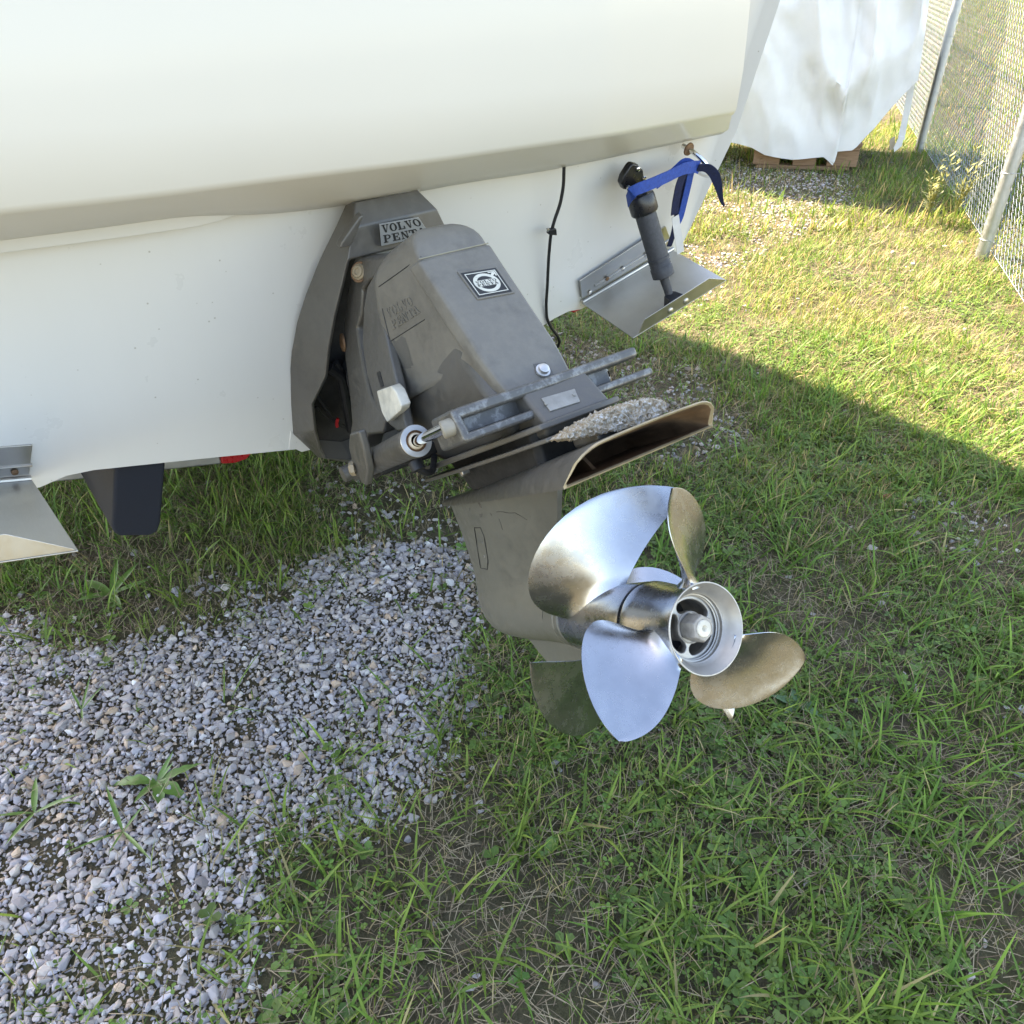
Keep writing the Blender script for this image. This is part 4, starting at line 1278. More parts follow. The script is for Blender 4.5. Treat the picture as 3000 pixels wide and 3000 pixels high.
# ================================================================ ground
def vnoise(x, y, seed, scale):
    r = np.random.default_rng(seed)
    T = r.random((256, 256))
    x = np.asarray(x) * scale + 1000; y = np.asarray(y) * scale + 1000
    xi = np.floor(x).astype(int); yi = np.floor(y).astype(int)
    fx = x - xi; fy = y - yi
    fx = fx * fx * (3 - 2 * fx); fy = fy * fy * (3 - 2 * fy)
    g = lambda a, b: T[a % 256, b % 256]
    return (g(xi, yi) * (1 - fx) + g(xi + 1, yi) * fx) * (1 - fy) + (g(xi, yi + 1) * (1 - fx) + g(xi + 1, yi + 1) * fx) * fy
def fbm(x, y, seed, scale, o=3):
    s = 0; a = 0.5; t = 0
    for k in range(o):
        s = s + a * vnoise(x, y, seed + k, scale * 2 ** k); t += a; a *= 0.5
    return s / t
def inpoly(px, py, poly):
    P = np.array(poly, float)
    c = np.zeros(len(px), bool)
    j = len(P) - 1
    for i in range(len(P)):
        a = (P[i, 1] > py) != (P[j, 1] > py)
        xx = (P[j, 0] - P[i, 0]) * (py - P[i, 1]) / (P[j, 1] - P[i, 1] + 1e-12) + P[i, 0]
        c ^= a & (px < xx)
        j = i
    return c
def world_poly(px):
    return [gnd(min(max(x, -2500), 5500), y)[:2] for x, y in px]
G_MAIN = world_poly([(-900, 1960), (0, 1870), (250, 1840), (480, 1800), (700, 1780), (850, 1715), (960, 1660), (1060, 1590), (1160, 1600), (1280, 1640), (1340, 1720), (1360, 1850), (1340, 2000), (1300, 2130), (1240, 2220), (1120, 2290), (1010, 2340), (930, 2420), (850, 2520), (760, 2650), (640, 2800), (560, 3050), (460, 3400), (-900, 3400)])
G_UNDER = world_poly([(980, 1340), (1150, 1330), (1420, 1440), (1560, 1700), (1500, 1950), (1330, 1800), (1150, 1640), (1000, 1600), (930, 1450)])
G_BACK = world_poly([(1600, 980), (1700, 985), (1900, 1060), (2080, 1140), (2160, 1240), (2200, 1330), (2080, 1380), (1950, 1360), (1760, 1180), (1600, 1080)])
G_RIGHT = world_poly([(2690, 1465), (2790, 1480), (2880, 1510), (3000, 1580), (2990, 1615), (2900, 1600), (2800, 1550), (2720, 1500)])
G_SMALL = world_poly([(2420, 1290), (2520, 1320), (2540, 1370), (2470, 1370), (2420, 1330)])
G_SUN = world_poly([(1990, 700), (2060, 560), (2110, 520), (2330, 545), (2480, 600), (2440, 650), (2330, 680), (2230, 740), (2130, 850), (2040, 930), (1940, 900)])
G_PAL = world_poly([(2040, 420), (2200, 480), (2480, 510), (2560, 580), (2400, 600), (2200, 560), (2060, 560)])
jit = [0.055]
def gravel_density(x, y):
    jx = (fbm(x, y, 5, 5.0, 4) - 0.5) * 0.5 + jit[0] * rng.normal(0, 1, len(x)); jy = (fbm(x, y, 25, 5.0, 4) - 0.5) * 0.5 + jit[0] * rng.normal(0, 1, len(x))
    X, Y = x + jx, y + jy
    d = np.full(len(x), 0.022)
    d = np.where(inpoly(X, Y, G_SUN), 0.16 + 0.5 * (fbm(x, y, 41, 3.5) > 0.5), d)
    d = np.where(inpoly(X, Y, G_PAL), 0.5, d)
    d = np.where(inpoly(X, Y, G_BACK), 0.72, d)
    d = np.where(inpoly(X, Y, G_SMALL), 0.4, d)
    d = np.where(inpoly(X, Y, G_RIGHT), 0.75, d)
    d = np.where(inpoly(X, Y, G_UNDER), 0.42, d)
    far = rng.normal(0, 0.15, len(x)); far2 = rng.normal(0, 0.15, len(x))
    d = np.where(inpoly(X + far, Y + far2, G_MAIN), np.maximum(d, 0.30), d)
    d = np.where(inpoly(X, Y, G_MAIN), 1.0, d)
    return d
def inview(x, y, mx=420, my=300):
    P = np.stack([x, y, np.zeros(len(x))], 1)
    u, v, z = topx(P)
    return (z > 0.2) & (u > -mx) & (u < 3000 + mx) & (v > -200) & (v < 3000 + my), u, v, z

def ground_mat():
    m, nt, p = newmat('soil_and_thatch')
    tc = nt.nodes.new('ShaderNodeTexCoord')
    a = noise(nt, 7, 6, 0.7, tc.outputs['Object'])
    b = noise(nt, 60, 6, 0.7, tc.outputs['Object'])
    c = noise(nt, 1.3, 4, 0.6, tc.outputs['Object'])
    base = ramp(nt, a, [(0.25, (0.045, 0.034, 0.026)), (0.5, (0.11, 0.085, 0.062)), (0.72, (0.20, 0.16, 0.12))])
    base = mixc(nt, ramp(nt, b, [(0.42, 0.0), (0.70, 0.75)]), base, (0.14, 0.115, 0.075))
    far = mixc(nt, ramp(nt, b, [(0.3, 0.0), (0.7, 1.0)]), (0.045, 0.075, 0.018), (0.12, 0.125, 0.045))
    base = mixc(nt, ramp(nt, c, [(0.35, 0.10), (0.65, 0.5)]), base, far)
    nt.links.new(base, p.inputs['Base Color'])
    p.inputs['Roughness'].default_value = 0.95
    p.inputs['Specular IOR Level'].default_value = 0.1
    bump(nt, p, b, 0.9, 0.02)
    return m
MAT['soil'] = ground_mat()
nx = 110
gx = np.concatenate([[-150, -60, -25, -12, -7], np.linspace(-4, 6, nx), [8, 12, 20, 40, 80, 150]])
gy = np.concatenate([[-60, -20, -6, -2], np.linspace(-0.6, 9, nx), [11, 14, 20, 30, 60, 120, 200]])
GX, GY = np.meshgrid(gx, gy, indexing='ij')
def gheight(x, y):
    near = np.clip(1.4 - np.hypot(x - 1, y - 3) / 8, 0, 1)
    return (fbm(x, y, 91, 1.6, 3) - 0.5) * 0.035 * near - 0.006
GZ = gheight(GX.ravel(), GY.ravel())
V = np.stack([GX.ravel(), GY.ravel(), GZ], 1)
ii = np.arange(len(gx) - 1)[:, None] * len(gy) + np.arange(len(gy) - 1)[None]
q = np.stack([ii, ii + len(gy), ii + len(gy) + 1, ii + 1], 2).reshape(-1, 4)
g = rawmesh('ground', V, q, None, 'soil', smooth=True)
tag(g, 'dark soil and thatch under the grass and gravel', 'ground', kind='structure')

# ---------------------------------------------------------------- gravel
def stone_bank(k):
    bank = []
    for i in range(k):
        bm = bmesh.new()
        r = random.Random(i)
        n = r.choice([9, 10, 11, 12])
        for _ in range(n):
            v = Vector((r.gauss(0, 1), r.gauss(0, 1), r.gauss(0, 1))).normalized()
            bm.verts.new((v.x * r.uniform(0.85, 1.1), v.y * r.uniform(0.6, 0.95), v.z * r.uniform(0.45, 0.75)))
        bmesh.ops.convex_hull(bm, input=bm.verts)
        for v in [v for v in bm.verts if not v.link_faces]:
            bm.verts.remove(v)
        bmesh.ops.bevel(bm, geom=[e for e in bm.edges], offset=0.055, segments=1, profile=0.5, affect='EDGES')
        bmesh.ops.triangulate(bm, faces=bm.faces[:])
        bm.verts.index_update()
        V = np.array([v.co for v in bm.verts]); T = np.array([[v.index for v in f.verts] for f in bm.faces])
        bm.free()
        bm = bmesh.new()
        bank.append((V, T))
    return bank
def stone_bank_light(k):
    bank = []
    for i in range(k):
        bm = bmesh.new()
        r = random.Random(100 + i)
        for _ in range(r.choice([11, 12, 14])):
            v = Vector((r.gauss(0, 1), r.gauss(0, 1), r.gauss(0, 1))).normalized()
            bm.verts.new((v.x * r.uniform(0.85, 1.1), v.y * r.uniform(0.6, 0.95), v.z * r.uniform(0.45, 0.75)))
        bmesh.ops.convex_hull(bm, input=bm.verts)
        for v in [v for v in bm.verts if not v.link_faces]:
            bm.verts.remove(v)
        bmesh.ops.triangulate(bm, faces=bm.faces[:])
        bm.verts.index_update()
        bank.append((np.array([v.co for v in bm.verts]), np.array([[v.index for v in f.verts] for f in bm.faces])))
        bm.free()
    return bank
def rotmats(n, r):
    q = r.normal(size=(n, 4)); q /= np.linalg.norm(q, axis=1)[:, None]
    w, x, y, z = q.T
    return np.stack([np.stack([1 - 2 * (y * y + z * z), 2 * (x * y - z * w), 2 * (x * z + y * w)], 1), np.stack([2 * (x * y + z * w), 1 - 2 * (x * x + z * z), 2 * (y * z - x * w)], 1), np.stack([2 * (x * z - y * w), 2 * (y * z + x * w), 1 - 2 * (x * x + y * y)], 1)], 1)
def stones(name, x, y, size, bank, flat, zoff, label):
    n = len(x)
    which = rng.integers(0, len(bank), n)
    R = rotmats(n, rng)
    yaw = rng.uniform(0, 2 * pi, n)
    Rz = np.zeros((n, 3, 3)); Rz[:, 0, 0] = np.cos(yaw); Rz[:, 0, 1] = -np.sin(yaw); Rz[:, 1, 0] = np.sin(yaw); Rz[:, 1, 1] = np.cos(yaw); Rz[:, 2, 2] = 1
    tilt = rng.normal(0, 0.38, (n, 2))
    Rt = np.zeros((n, 3, 3)); Rt[:, 0, 0] = 1; Rt[:, 1, 1] = np.cos(tilt[:, 0]); Rt[:, 1, 2] = -np.sin(tilt[:, 0]); Rt[:, 2, 1] = np.sin(tilt[:, 0]); Rt[:, 2, 2] = np.cos(tilt[:, 0])
    lay = rng.random(n) < flat
    M = np.where(lay[:, None, None], Rz @ Rt, R)
    tone = np.clip(rng.normal(0.97, 0.17, n), 0.55, 1.5)
    hue = rng.random(n)
    c = np.stack([0.43 + 0.06 * (hue - 0.5), 0.388 + 0.02 * (hue - 0.5), 0.368 - 0.06 * (hue - 0.5)], 1) * tone[:, None]
    c = np.where((hue > 0.94)[:, None], c * np.array([1.15, 0.98, 0.82]), c)
    c = np.where((rng.random(n) < 0.06)[:, None], np.array([0.55, 0.53, 0.50]) * tone[:, None], c)
    VV, TT, CC = [], [], []
    off = 0
    z0 = gheight(x, y)
    for k, (bv, bt) in enumerate(bank):
        m = np.where(which == k)[0]
        if not len(m): continue
        P = np.einsum('nij,vj->nvi', M[m], bv) * (size[m] / 2)[:, None, None]
        P += np.stack([x[m], y[m], z0[m] + zoff[m]], 1)[:, None, :]
        VV.append(P.reshape(-1, 3))
        TT.append((bt[None] + (np.arange(len(m)) * len(bv))[:, None, None] + off).reshape(-1, 3))
        CC.append(np.repeat(c[m], len(bv), 0))
        off += len(m) * len(bv)
    o = rawmesh(name, np.concatenate(VV), None, np.concatenate(TT), 'stone', np.concatenate(CC), smooth=False)
    return tag(o, label, 'gravel', kind='stuff')
def jgrid(x0, x1, y0, y1, d):
    a, b = np.meshgrid(np.arange(x0, x1, d), np.arange(y0, y1, d), indexing='ij')
    a = a.ravel() + rng.uniform(-0.5, 0.5, a.size) * d; b = b.ravel() + rng.uniform(-0.5, 0.5, b.size) * d
    return a, b
bank = stone_bank(14)
bankl = stone_bank_light(14)
x, y = jgrid(-2.0, 0.7, 0.25, 2.7, 0.0120)
ok, u, v, z = inview(x, y, 500, 400)
x, y = x[ok], y[ok]
d = gravel_density(x, y)
k = (d > 0.9) & (rng.random(len(x)) < 0.98)
bare = fbm(x, y, 77, 4.2) < 0.26
k &= ~(bare & (rng.random(len(x)) < 0.6))
xs_, ys_ = x[k], y[k]
size = np.clip(rng.lognormal(math.log(0.0178), 0.40, len(xs_)), 0.007, 0.040)
near = ys_ < 1.7
lift = rng.uniform(0.0, 0.010, len(xs_))
stones('gravel_bed', xs_[near], ys_[near], size[near], bank, 0.75, lift[near], 'bed of grey crushed limestone gravel under the drive')
stones('gravel_bed', xs_[~near], ys_[~near], size[~near], bankl, 0.75, lift[~near], 'grey gravel along the hull side of the bed')
x, y = jgrid(-2.0, 0.8, 0.25, 2.7, 0.0105)
ok, u, v, z = inview(x, y, 400, 300)
x, y = x[ok], y[ok]
k = (gravel_density(x, y) > 0.9) & (rng.random(len(x)) < 0.8)
x, y = x[k], y[k]
stones('gravel_fines', x, y, np.clip(rng.lognormal(math.log(0.0085), 0.35, len(x)), 0.004, 0.014), bankl[:6], 0.6, rng.uniform(-0.001, 0.004, len(x)), 'fine chips and grit between the larger gravel')
x, y = jgrid(-2.2, 3.6, 0.3, 7.8, 0.021)
ok, u, v, z = inview(x, y)
x, y = x[ok], y[ok]
d = gravel_density(x, y)
k = (d < 0.9) & (rng.random(len(x)) < d * 0.8)
x, y = x[k], y[k]
size = np.clip(rng.lognormal(math.log(0.019), 0.35, len(x)), 0.008, 0.038)
stones('scattered_gravel', x, y, size, bankl, 0.8, rng.uniform(-0.001, 0.006, len(x)), 'loose limestone chips scattered through the grass')

# ---------------------------------------------------------------- grass, clover, straw
def blades(x, y, L, Wd, lean, bend, az, z0, nseg):
    n = len(x)
    s = np.linspace(0, 1, nseg + 1)
    dirx, diry = np.cos(az), np.sin(az)
    sx, sy = -diry, dirx
    rows = []
    for k_, sk_ in enumerate(s):
        hor = L * (lean * sk_ + bend * sk_ ** 2)
        ver = L * sk_ * np.sqrt(np.clip(1 - (lean + bend * sk_) ** 2, 0.02, 1)) - 0.25 * L * np.clip(bend - 0.4, 0, 1) * sk_ ** 3
        wv = Wd * 0.5 * (0.75 + 0.6 * sk_ - 1.35 * sk_ ** 2.2)
        cx, cy, cz = x + dirx * hor, y + diry * hor, z0 + ver
        if k_ < nseg:
            rows.append(np.stack([cx - sx * wv, cy - sy * wv, cz], 1))
            rows.append(np.stack([cx + sx * wv, cy + sy * wv, cz + wv * 0.3], 1))
        else:
            rows.append(np.stack([cx, cy, cz], 1))
    nv = 2 * nseg + 1
    P = np.stack(rows, 1).reshape(-1, 3)
    b = (np.arange(n) * nv)[:, None]
    Q = np.concatenate([b + np.array([[2 * i, 2 * i + 1, 2 * i + 3, 2 * i + 2]]) for i in range(nseg - 1)]) if nseg > 1 else np.zeros((0, 4), int)
    T = b + np.array([[2 * nseg - 2, 2 * nseg - 1, 2 * nseg]])
    return P, Q, T, nv
def grasscol(n, x, y, dry=0.12):
    a = fbm(x, y, 61, 1.1)[:, None]
    t = rng.random((n, 1))
    g1 = np.array([0.088, 0.172, 0.028]); g2 = np.array([0.175, 0.275, 0.048]); g3 = np.array([0.26, 0.30, 0.062])
    c = g1 + (g2 - g1) * t + (g3 - g2) * np.clip(a * 1.7 - 0.7 + (t - 0.5) * 0.5, 0, 1)
    dr = (rng.random((n, 1)) < dry)
    c = np.where(dr, np.array([0.36, 0.28, 0.14]) * (0.6 + 0.7 * t), c)
    return c * (0.75 + 0.5 * rng.random((n, 1)))
def grassmask(x, y):
    j0 = jit[0]; jit[0] = 0.11
    d = gravel_density(x, y)
    jit[0] = j0
    k = np.where(d > 0.9, 0.022, 1.0)
    k = np.where((d > 0.35) & (d <= 0.9), 0.20, k)
    k = np.where((d > 0.25) & (d <= 0.35), 0.75, k)
    X, Y = x + rng.normal(0, 0.05, len(x)), y + rng.normal(0, 0.05, len(x))
    for poly, f in ((G_BACK, 0.14), (G_RIGHT, 0.05), (G_SMALL, 0.08), (G_UNDER, 0.25)):
        k = np.where(inpoly(X, Y, poly), np.minimum(k, f), k)
    return k
def sunzone(x, y):
    q = (np.stack([x, y, 0 * x], 1) - OB)
    b = q @ SB
    return b > 1.85
def tufted(n, x0, x1, y0, y1, spread, per):
    m = max(1, n // per)
    cx, cy = rng.uniform(x0, x1, m), rng.uniform(y0, y1, m)
    k = rng.integers(0, m, n)
    return cx[k] + rng.normal(0, spread, n), cy[k] + rng.normal(0, spread, n), k
def build_grass(name, label, x, y, Lr, Wr, leanr, nseg, dry, colmul=(1, 1, 1), az=None, thin=None):
    ok, u, v, z = inview(x, y)
    m = ok & (rng.random(len(x)) < grassmask(x, y))
    cl = fbm(x, y, 33, 2.6)
    m &= rng.random(len(x)) < np.clip((cl - 0.20) * 4.5, 0.40, 1)
    if thin is not None: m &= thin(x, y)
    x, y = x[m], y[m]
    n = len(x)
    L = rng.uniform(*Lr, n) * (0.7 + 0.6 * rng.random(n)); W = rng.uniform(*Wr, n)
    lean = rng.uniform(*leanr, n); bend = rng.uniform(-0.05, 0.6, n) * 0.8
    bend = np.minimum(bend, 0.98 - lean)
    a = rng.uniform(0, 2 * pi, n) if az is None else az[m]
    P, Q, T, nv = blades(x, y, L, W, lean, bend, a, gheight(x, y), nseg)
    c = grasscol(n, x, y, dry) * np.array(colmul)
    C = np.repeat(c, nv, 0)
    # darker at the base, lighter towards the tip
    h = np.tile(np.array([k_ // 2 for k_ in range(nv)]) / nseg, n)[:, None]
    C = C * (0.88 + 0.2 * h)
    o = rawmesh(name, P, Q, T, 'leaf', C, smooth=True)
    return tag(o, label, 'grass', kind='stuff')
# shade side, close by: fine blades, splayed crabgrass, low leaves
x, y, k = tufted(105000, -1.9, 2.1, 0.3, 3.6, 0.035, 9)
build_grass('lawn_grass', 'fine green grass blades in the boat shadow', x, y, (0.018, 0.070), (0.0018, 0.0038), (0.05, 0.75), 4, 0.24)
x, y, k = tufted(17000, -1.9, 2.1, 0.3, 3.4, 0.022, 12)
azt = rng.uniform(0, 2 * pi, len(x))
build_grass('crab_grass', 'broad splayed crabgrass blades in the boat shadow', x, y, (0.05, 0.13), (0.0045, 0.0085), (0.35, 0.85), 5, 0.04, (0.95, 1.05, 0.9), azt)
# taller growth under the hull, its colour darkened for the shade there
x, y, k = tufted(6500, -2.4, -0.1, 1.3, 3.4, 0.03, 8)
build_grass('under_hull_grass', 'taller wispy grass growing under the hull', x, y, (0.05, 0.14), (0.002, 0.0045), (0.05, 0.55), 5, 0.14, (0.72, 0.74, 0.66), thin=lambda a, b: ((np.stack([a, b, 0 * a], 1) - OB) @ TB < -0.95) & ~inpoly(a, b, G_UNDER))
# sunlit lawn, part of the sun's brightness put into the blade colour
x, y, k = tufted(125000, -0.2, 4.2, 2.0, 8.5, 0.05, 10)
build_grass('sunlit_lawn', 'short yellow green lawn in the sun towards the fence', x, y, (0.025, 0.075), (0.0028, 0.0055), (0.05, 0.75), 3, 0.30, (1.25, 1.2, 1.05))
# beyond the fence and farther off
x = rng.uniform(-2, 16, 90000); y = 5.0 + 23 * rng.random(90000) ** 1.6
build_grass('far_grass', 'rough field grass beyond the chain link fence', x, y, (0.06, 0.15), (0.006, 0.014), (0.05, 0.6), 2, 0.22, (1.15, 1.1, 0.9))
# small round-leaved ground cover
def leaves(name, label, x, y, r0, r1, zmax, colr, petals=3):
    ok, u, v, z = inview(x, y)
    m = ok & (rng.random(len(x)) < grassmask(x, y) * 1.0)
    cl = fbm(x, y, 133, 2.2)
    m &= rng.random(len(x)) < np.clip((cl - 0.38) * 6, 0.04, 1)
    x, y = x[m], y[m]
    n = len(x)
    z = gheight(x, y) + rng.uniform(0.002, zmax, n)
    r = rng.uniform(r0, r1, n)
    a0 = rng.uniform(0, 2 * pi, n)
    tilt = rng.uniform(-0.35, 0.5, n)
    PP, QQ, CC = [], [], []
    base = np.array(colr) * (0.6 + 0.8 * rng.random((n, 1))) * np.array([1, 1, 1]) * (1 + (rng.random((n, 3)) - 0.5) * 0.25)
    off = 0
    for p in range(petals):
        a = a0 + 2 * pi * p / petals + rng.normal(0, 0.2, n)
        rows = []
        for f, w in ((0.05, 0.0), (0.55, 0.42), (1.0, 0.22), (1.0, -0.22), (0.55, -0.42)):
            rx = r * f; ry = r * w
            rows.append(np.stack([x + np.cos(a) * rx - np.sin(a) * ry, y + np.sin(a) * rx + np.cos(a) * ry, z + tilt * rx + 0.25 * np.abs(ry)], 1))
        P = np.stack(rows, 1)
        PP.append(P.reshape(-1, 3))
        b = (np.arange(n) * 5)[:, None] + off
        QQ.append(np.concatenate([b + np.array([[0, 1, 2, 3]]), ]))
        QQ.append(np.concatenate([b + np.array([[0, 3, 4, 0]])]))
        CC.append(np.repeat(base, 5, 0))
        off += n * 5
    quads = np.concatenate(QQ[0::2])
    tris = np.concatenate([q_[:, [0, 1, 2]] for q_ in QQ[1::2]])
    o = rawmesh(name, np.concatenate(PP), quads, tris, 'leaf', np.concatenate(CC), smooth=False)
    return tag(o, label, 'ground cover', kind='stuff')
x, y = rng.uniform(-1.9, 2.4, 52000), rng.uniform(0.3, 3.8, 52000)
leaves('clover', 'low clover leaves between the grass in the shade', x, y, 0.005, 0.011, 0.03, (0.135, 0.22, 0.046))
x, y = rng.uniform(-0.2, 3.6, 40000), rng.uniform(2.0, 7.0, 40000)
leaves('sunlit_clover', 'low clover leaves in the sunlit lawn', x, y, 0.006, 0.014, 0.03, (0.11, 0.17, 0.035))
x, y = rng.uniform(-1.9, 2.1, 5000), rng.uniform(0.3, 2.9, 5000)
leaves('broad_leaf_cover', 'broader oval weed leaves in the shaded grass', x, y, 0.012, 0.024, 0.02, (0.13, 0.215, 0.05), 4)
# dead straw lying about
def straw(name, label, x, y, L0, L1, w, mask=True):
    ok, u, v, z = inview(x, y)
    m = ok.copy()
    if mask:
        d = gravel_density(x, y)
        m &= rng.random(len(x)) < np.where(d > 0.9, 0.16, 1.0)
    m &= rng.random(len(x)) < np.clip((fbm(x, y, 303, 2.4) - 0.25) * 4, 0.1, 1)
    x, y = x[m], y[m]
    n = len(x)
    a = rng.uniform(0, 2 * pi, n); L = rng.uniform(L0, L1, n)
    d = gravel_density(x, y)
    P, Q, T, nv = blades(x, y, L, np.full(n, w), np.full(n, 0.93), rng.uniform(-0.12, 0.04, n), a, gheight(x, y) + np.where(d > 0.9, 0.012, rng.uniform(0, 0.012, n)), 3)
    P[:, 2] = np.minimum(P[:, 2], np.repeat(gheight(x, y), nv) + 0.03)
    t = rng.random((n, 1))
    c = np.array([0.14, 0.095, 0.06]) * (1 - t) + np.array([0.38, 0.31, 0.20]) * t
    o = rawmesh(name, P, Q, T, 'straw', np.repeat(c, nv, 0))
    return tag(o, label, 'straw', kind='stuff')
x, y = rng.uniform(-1.9, 2.2, 60000), rng.uniform(0.3, 3.6, 60000)
straw('dead_straw', 'dead brown straw lying between the shaded grass', x, y, 0.02, 0.09, 0.0018)
x, y = rng.uniform(-0.2, 4.0, 22000), rng.uniform(2.2, 7.5, 22000)
straw('dry_straw', 'dry straw lying in the sunlit lawn', x, y, 0.03, 0.10, 0.003)

# ---------------------------------------------------------------- single weeds
def leafmesh(L, W, droop, lobes, seg=12):
    V, F = [], []
    for i in range(seg + 1):
        s = i / seg
        w = W * (0.12 + 0.88 * math.sin(min(1.0, s * 1.08) ** 0.8 * pi * 0.94) ** 0.8) * (1 - s ** 6)
        if lobes: w *= 0.72 + 0.28 * abs(math.sin(s * pi * lobes))
        zz = L * (0.28 * s - droop * s * s)
        V += [(L * s, -w / 2, zz + 0.18 * w), (L * s, 0, zz), (L * s, w / 2, zz + 0.18 * w)]
    for i in range(seg):
        b = 3 * i
        F += [[b, b + 1, b + 4, b + 3], [b + 1, b + 2, b + 5, b + 4]]
    return V, F
def leafmat(name, c):
    m, nt, p = newmat(name)
    f = noise(nt, 40, 4)
    nt.links.new(ramp(nt, f, [(0.3, [q * 0.8 for q in c]), (0.7, [q * 1.25 for q in c])]), p.inputs['Base Color'])
    p.inputs['Roughness'].default_value = 0.42
    return m
MAT['weed'] = leafmat('weed_leaf', (0.085, 0.165, 0.03))
MAT['weed2'] = leafmat('blueish_weed_leaf', (0.06, 0.13, 0.045))
MAT['weed3'] = leafmat('yellow_weed', (0.20, 0.20, 0.06))
def rosette(name, px, leaves_, label, cat, mat='weed', z=0.012):
    p = gnd(*px)
    root = empty(name, Matrix.Translation(Vector((p[0], p[1], float(gheight(np.array([p[0]]), np.array([p[1]]))[0]) + z))), label, cat)
    for az, L, W, droop, lob in leaves_:
        V, F = leafmesh(L, W, droop, lob)
        c, s = cos(radians(az)), sin(radians(az))
        V = [(a * c - b * s, a * s + b * c, h) for a, b, h in V]
        o = make('leaf', V, F, mat, root, smooth=True, ang=80)
    return root
rosette('dandelion', (458, 2290), [(178, 0.115, 0.030, 0.42, 4), (20, 0.105, 0.024, 0.12, 4), (-28, 0.10, 0.034, 0.38, 3), (-62, 0.085, 0.028, 0.45, 3), (-118, 0.065, 0.016, 0.2, 0), (70, 0.07, 0.012, -0.1, 0), (48, 0.05, 0.01, -0.2, 0)], 'green dandelion with toothed leaves growing in the gravel', 'weed')
rosette('grass_weed', (360, 2435), [(125, 0.13, 0.010, 0.1, 0), (-40, 0.13, 0.008, 0.1, 0), (-150, 0.12, 0.006, 0.15, 0), (60, 0.07, 0.006, 0.0, 0), (-95, 0.06, 0.006, 0.1, 0)], 'spindly grass weed in the gravel below the dandelion', 'weed')
rosette('grass_weed', (100, 2380), [(110, 0.09, 0.014, 0.1, 0), (20, 0.10, 0.010, 0.1, 0), (-100, 0.09, 0.012, 0.1, 0), (190, 0.08, 0.008, 0.1, 0)], 'small weed with four broad pale blades in the gravel', 'weed')
rosette('grass_weed', (240, 2080), [(95, 0.10, 0.006, 0.0, 0), (60, 0.08, 0.006, 0.0, 0), (130, 0.09, 0.006, 0.05, 0), (-60, 0.05, 0.006, 0.1, 0)], 'upright thin weed in the gravel near the hull grass', 'weed')
rosette('plantain', (330, 1750), [(100, 0.14, 0.020, 0.05, 0), (70, 0.13, 0.022, 0.1, 0), (150, 0.12, 0.026, 0.2, 0), (20, 0.12, 0.02, 0.1, 0), (200, 0.10, 0.024, 0.2, 0), (-50, 0.10, 0.02, 0.2, 0)], 'broad bladed plantain under the carpeted bunk', 'weed')
rosette('plantain', (1600, 2510), [(55, 0.05, 0.026, 0.2, 0), (190, 0.03, 0.012, 0.2, 0)], 'single pale oval leaf standing in the clover', 'weed')
rosette('goosefoot', (2340, 2075), [(150, 0.07, 0.024, 0.2, 3), (95, 0.055, 0.022, 0.1, 3), (10, 0.05, 0.018, 0.2, 2), (-40, 0.065, 0.022, 0.2, 3), (205, 0.05, 0.018, 0.2, 2)], 'blue green weed with notched leaves beside the white propeller blade', 'weed', 'weed2')
rosette('dock', (2475, 2165), [(140, 0.06, 0.018, 0.2, 0), (60, 0.05, 0.022, 0.15, 2), (10, 0.06, 0.02, 0.2, 2), (185, 0.06, 0.016, 0.2, 0), (-60, 0.05, 0.018, 0.2, 0)], 'glossy yellow green weed beside the notched blue green one', 'weed')
# tall dry weed by the fence
def tall_weed(px, h, label):
    p = gnd(*px)
    root = empty('tall_weed', Matrix.Translation(Vector((p[0], p[1], 0))), label, 'weed', )
    r = random.Random(int(px[0]))
    for k in range(7):
        a, ln = r.uniform(0, 2 * pi), r.uniform(0.6, 1.0) * h
        lean = r.uniform(0.1, 0.5)
        path = [(cos(a) * lean * ln * s * s, sin(a) * lean * ln * s * s, ln * s * (1 - 0.25 * lean * s)) for s in np.linspace(0, 1, 7)]
        V, F = tube(path, [0.003 * (1 - 0.7 * s) for s in np.linspace(0, 1, 7)], 5)
        make('stem', V, F, 'weed3', root, smooth=True)
        V, F = [], []
        for i in range(26):
            s = r.uniform(0.25, 1.0)
            q_ = np.array([np.interp(s, np.linspace(0, 1, 7), [pp[j] for pp in path]) for j in range(3)])
            az, l2, w2 = r.uniform(0, 2 * pi), r.uniform(0.03, 0.08) * (1.2 - 0.6 * s), 0.005
            d_ = np.array([cos(az), sin(az), r.uniform(0.2, 0.9)]); sd_ = np.array([-sin(az), cos(az), 0])
            b = len(V)
            V += [q_, q_ + d_ * l2 * 0.5 - sd_ * w2, q_ + d_ * l2, q_ + d_ * l2 * 0.5 + sd_ * w2]
            F.append([b, b + 1, b + 2, b + 3])
        make('sprig_leaves', V, F, 'weed3', root)
    return root
tall_weed((2712, 655), 0.42, 'taller dry feathery weed at the foot of the fence')
tall_weed((2790, 650), 0.50, 'feathery yellowed weed leaning on the fence mesh')
p = gnd(2597, 1470)
V, F = [], []
for i in range(7):
    for j in range(5):
        V.append((p[0] + (i - 3) * 0.006, p[1] + (j - 2) * 0.006 * (1 - 0.04 * (i - 3) ** 2), 0.018 + 0.012 * math.exp(-((i - 3) ** 2 + (j - 2) ** 2) / 6) + 0.003 * random.random()))
for i in range(6):
    for j in range(4):
        F.append([i * 5 + j, i * 5 + j + 1, i * 5 + j + 6, i * 5 + j + 5])
o = make('dead_leaf', V, F, 'leafdry', None, smooth=True)
tag(o, 'curled orange brown dead leaf lying on the shaded grass', 'leaf')

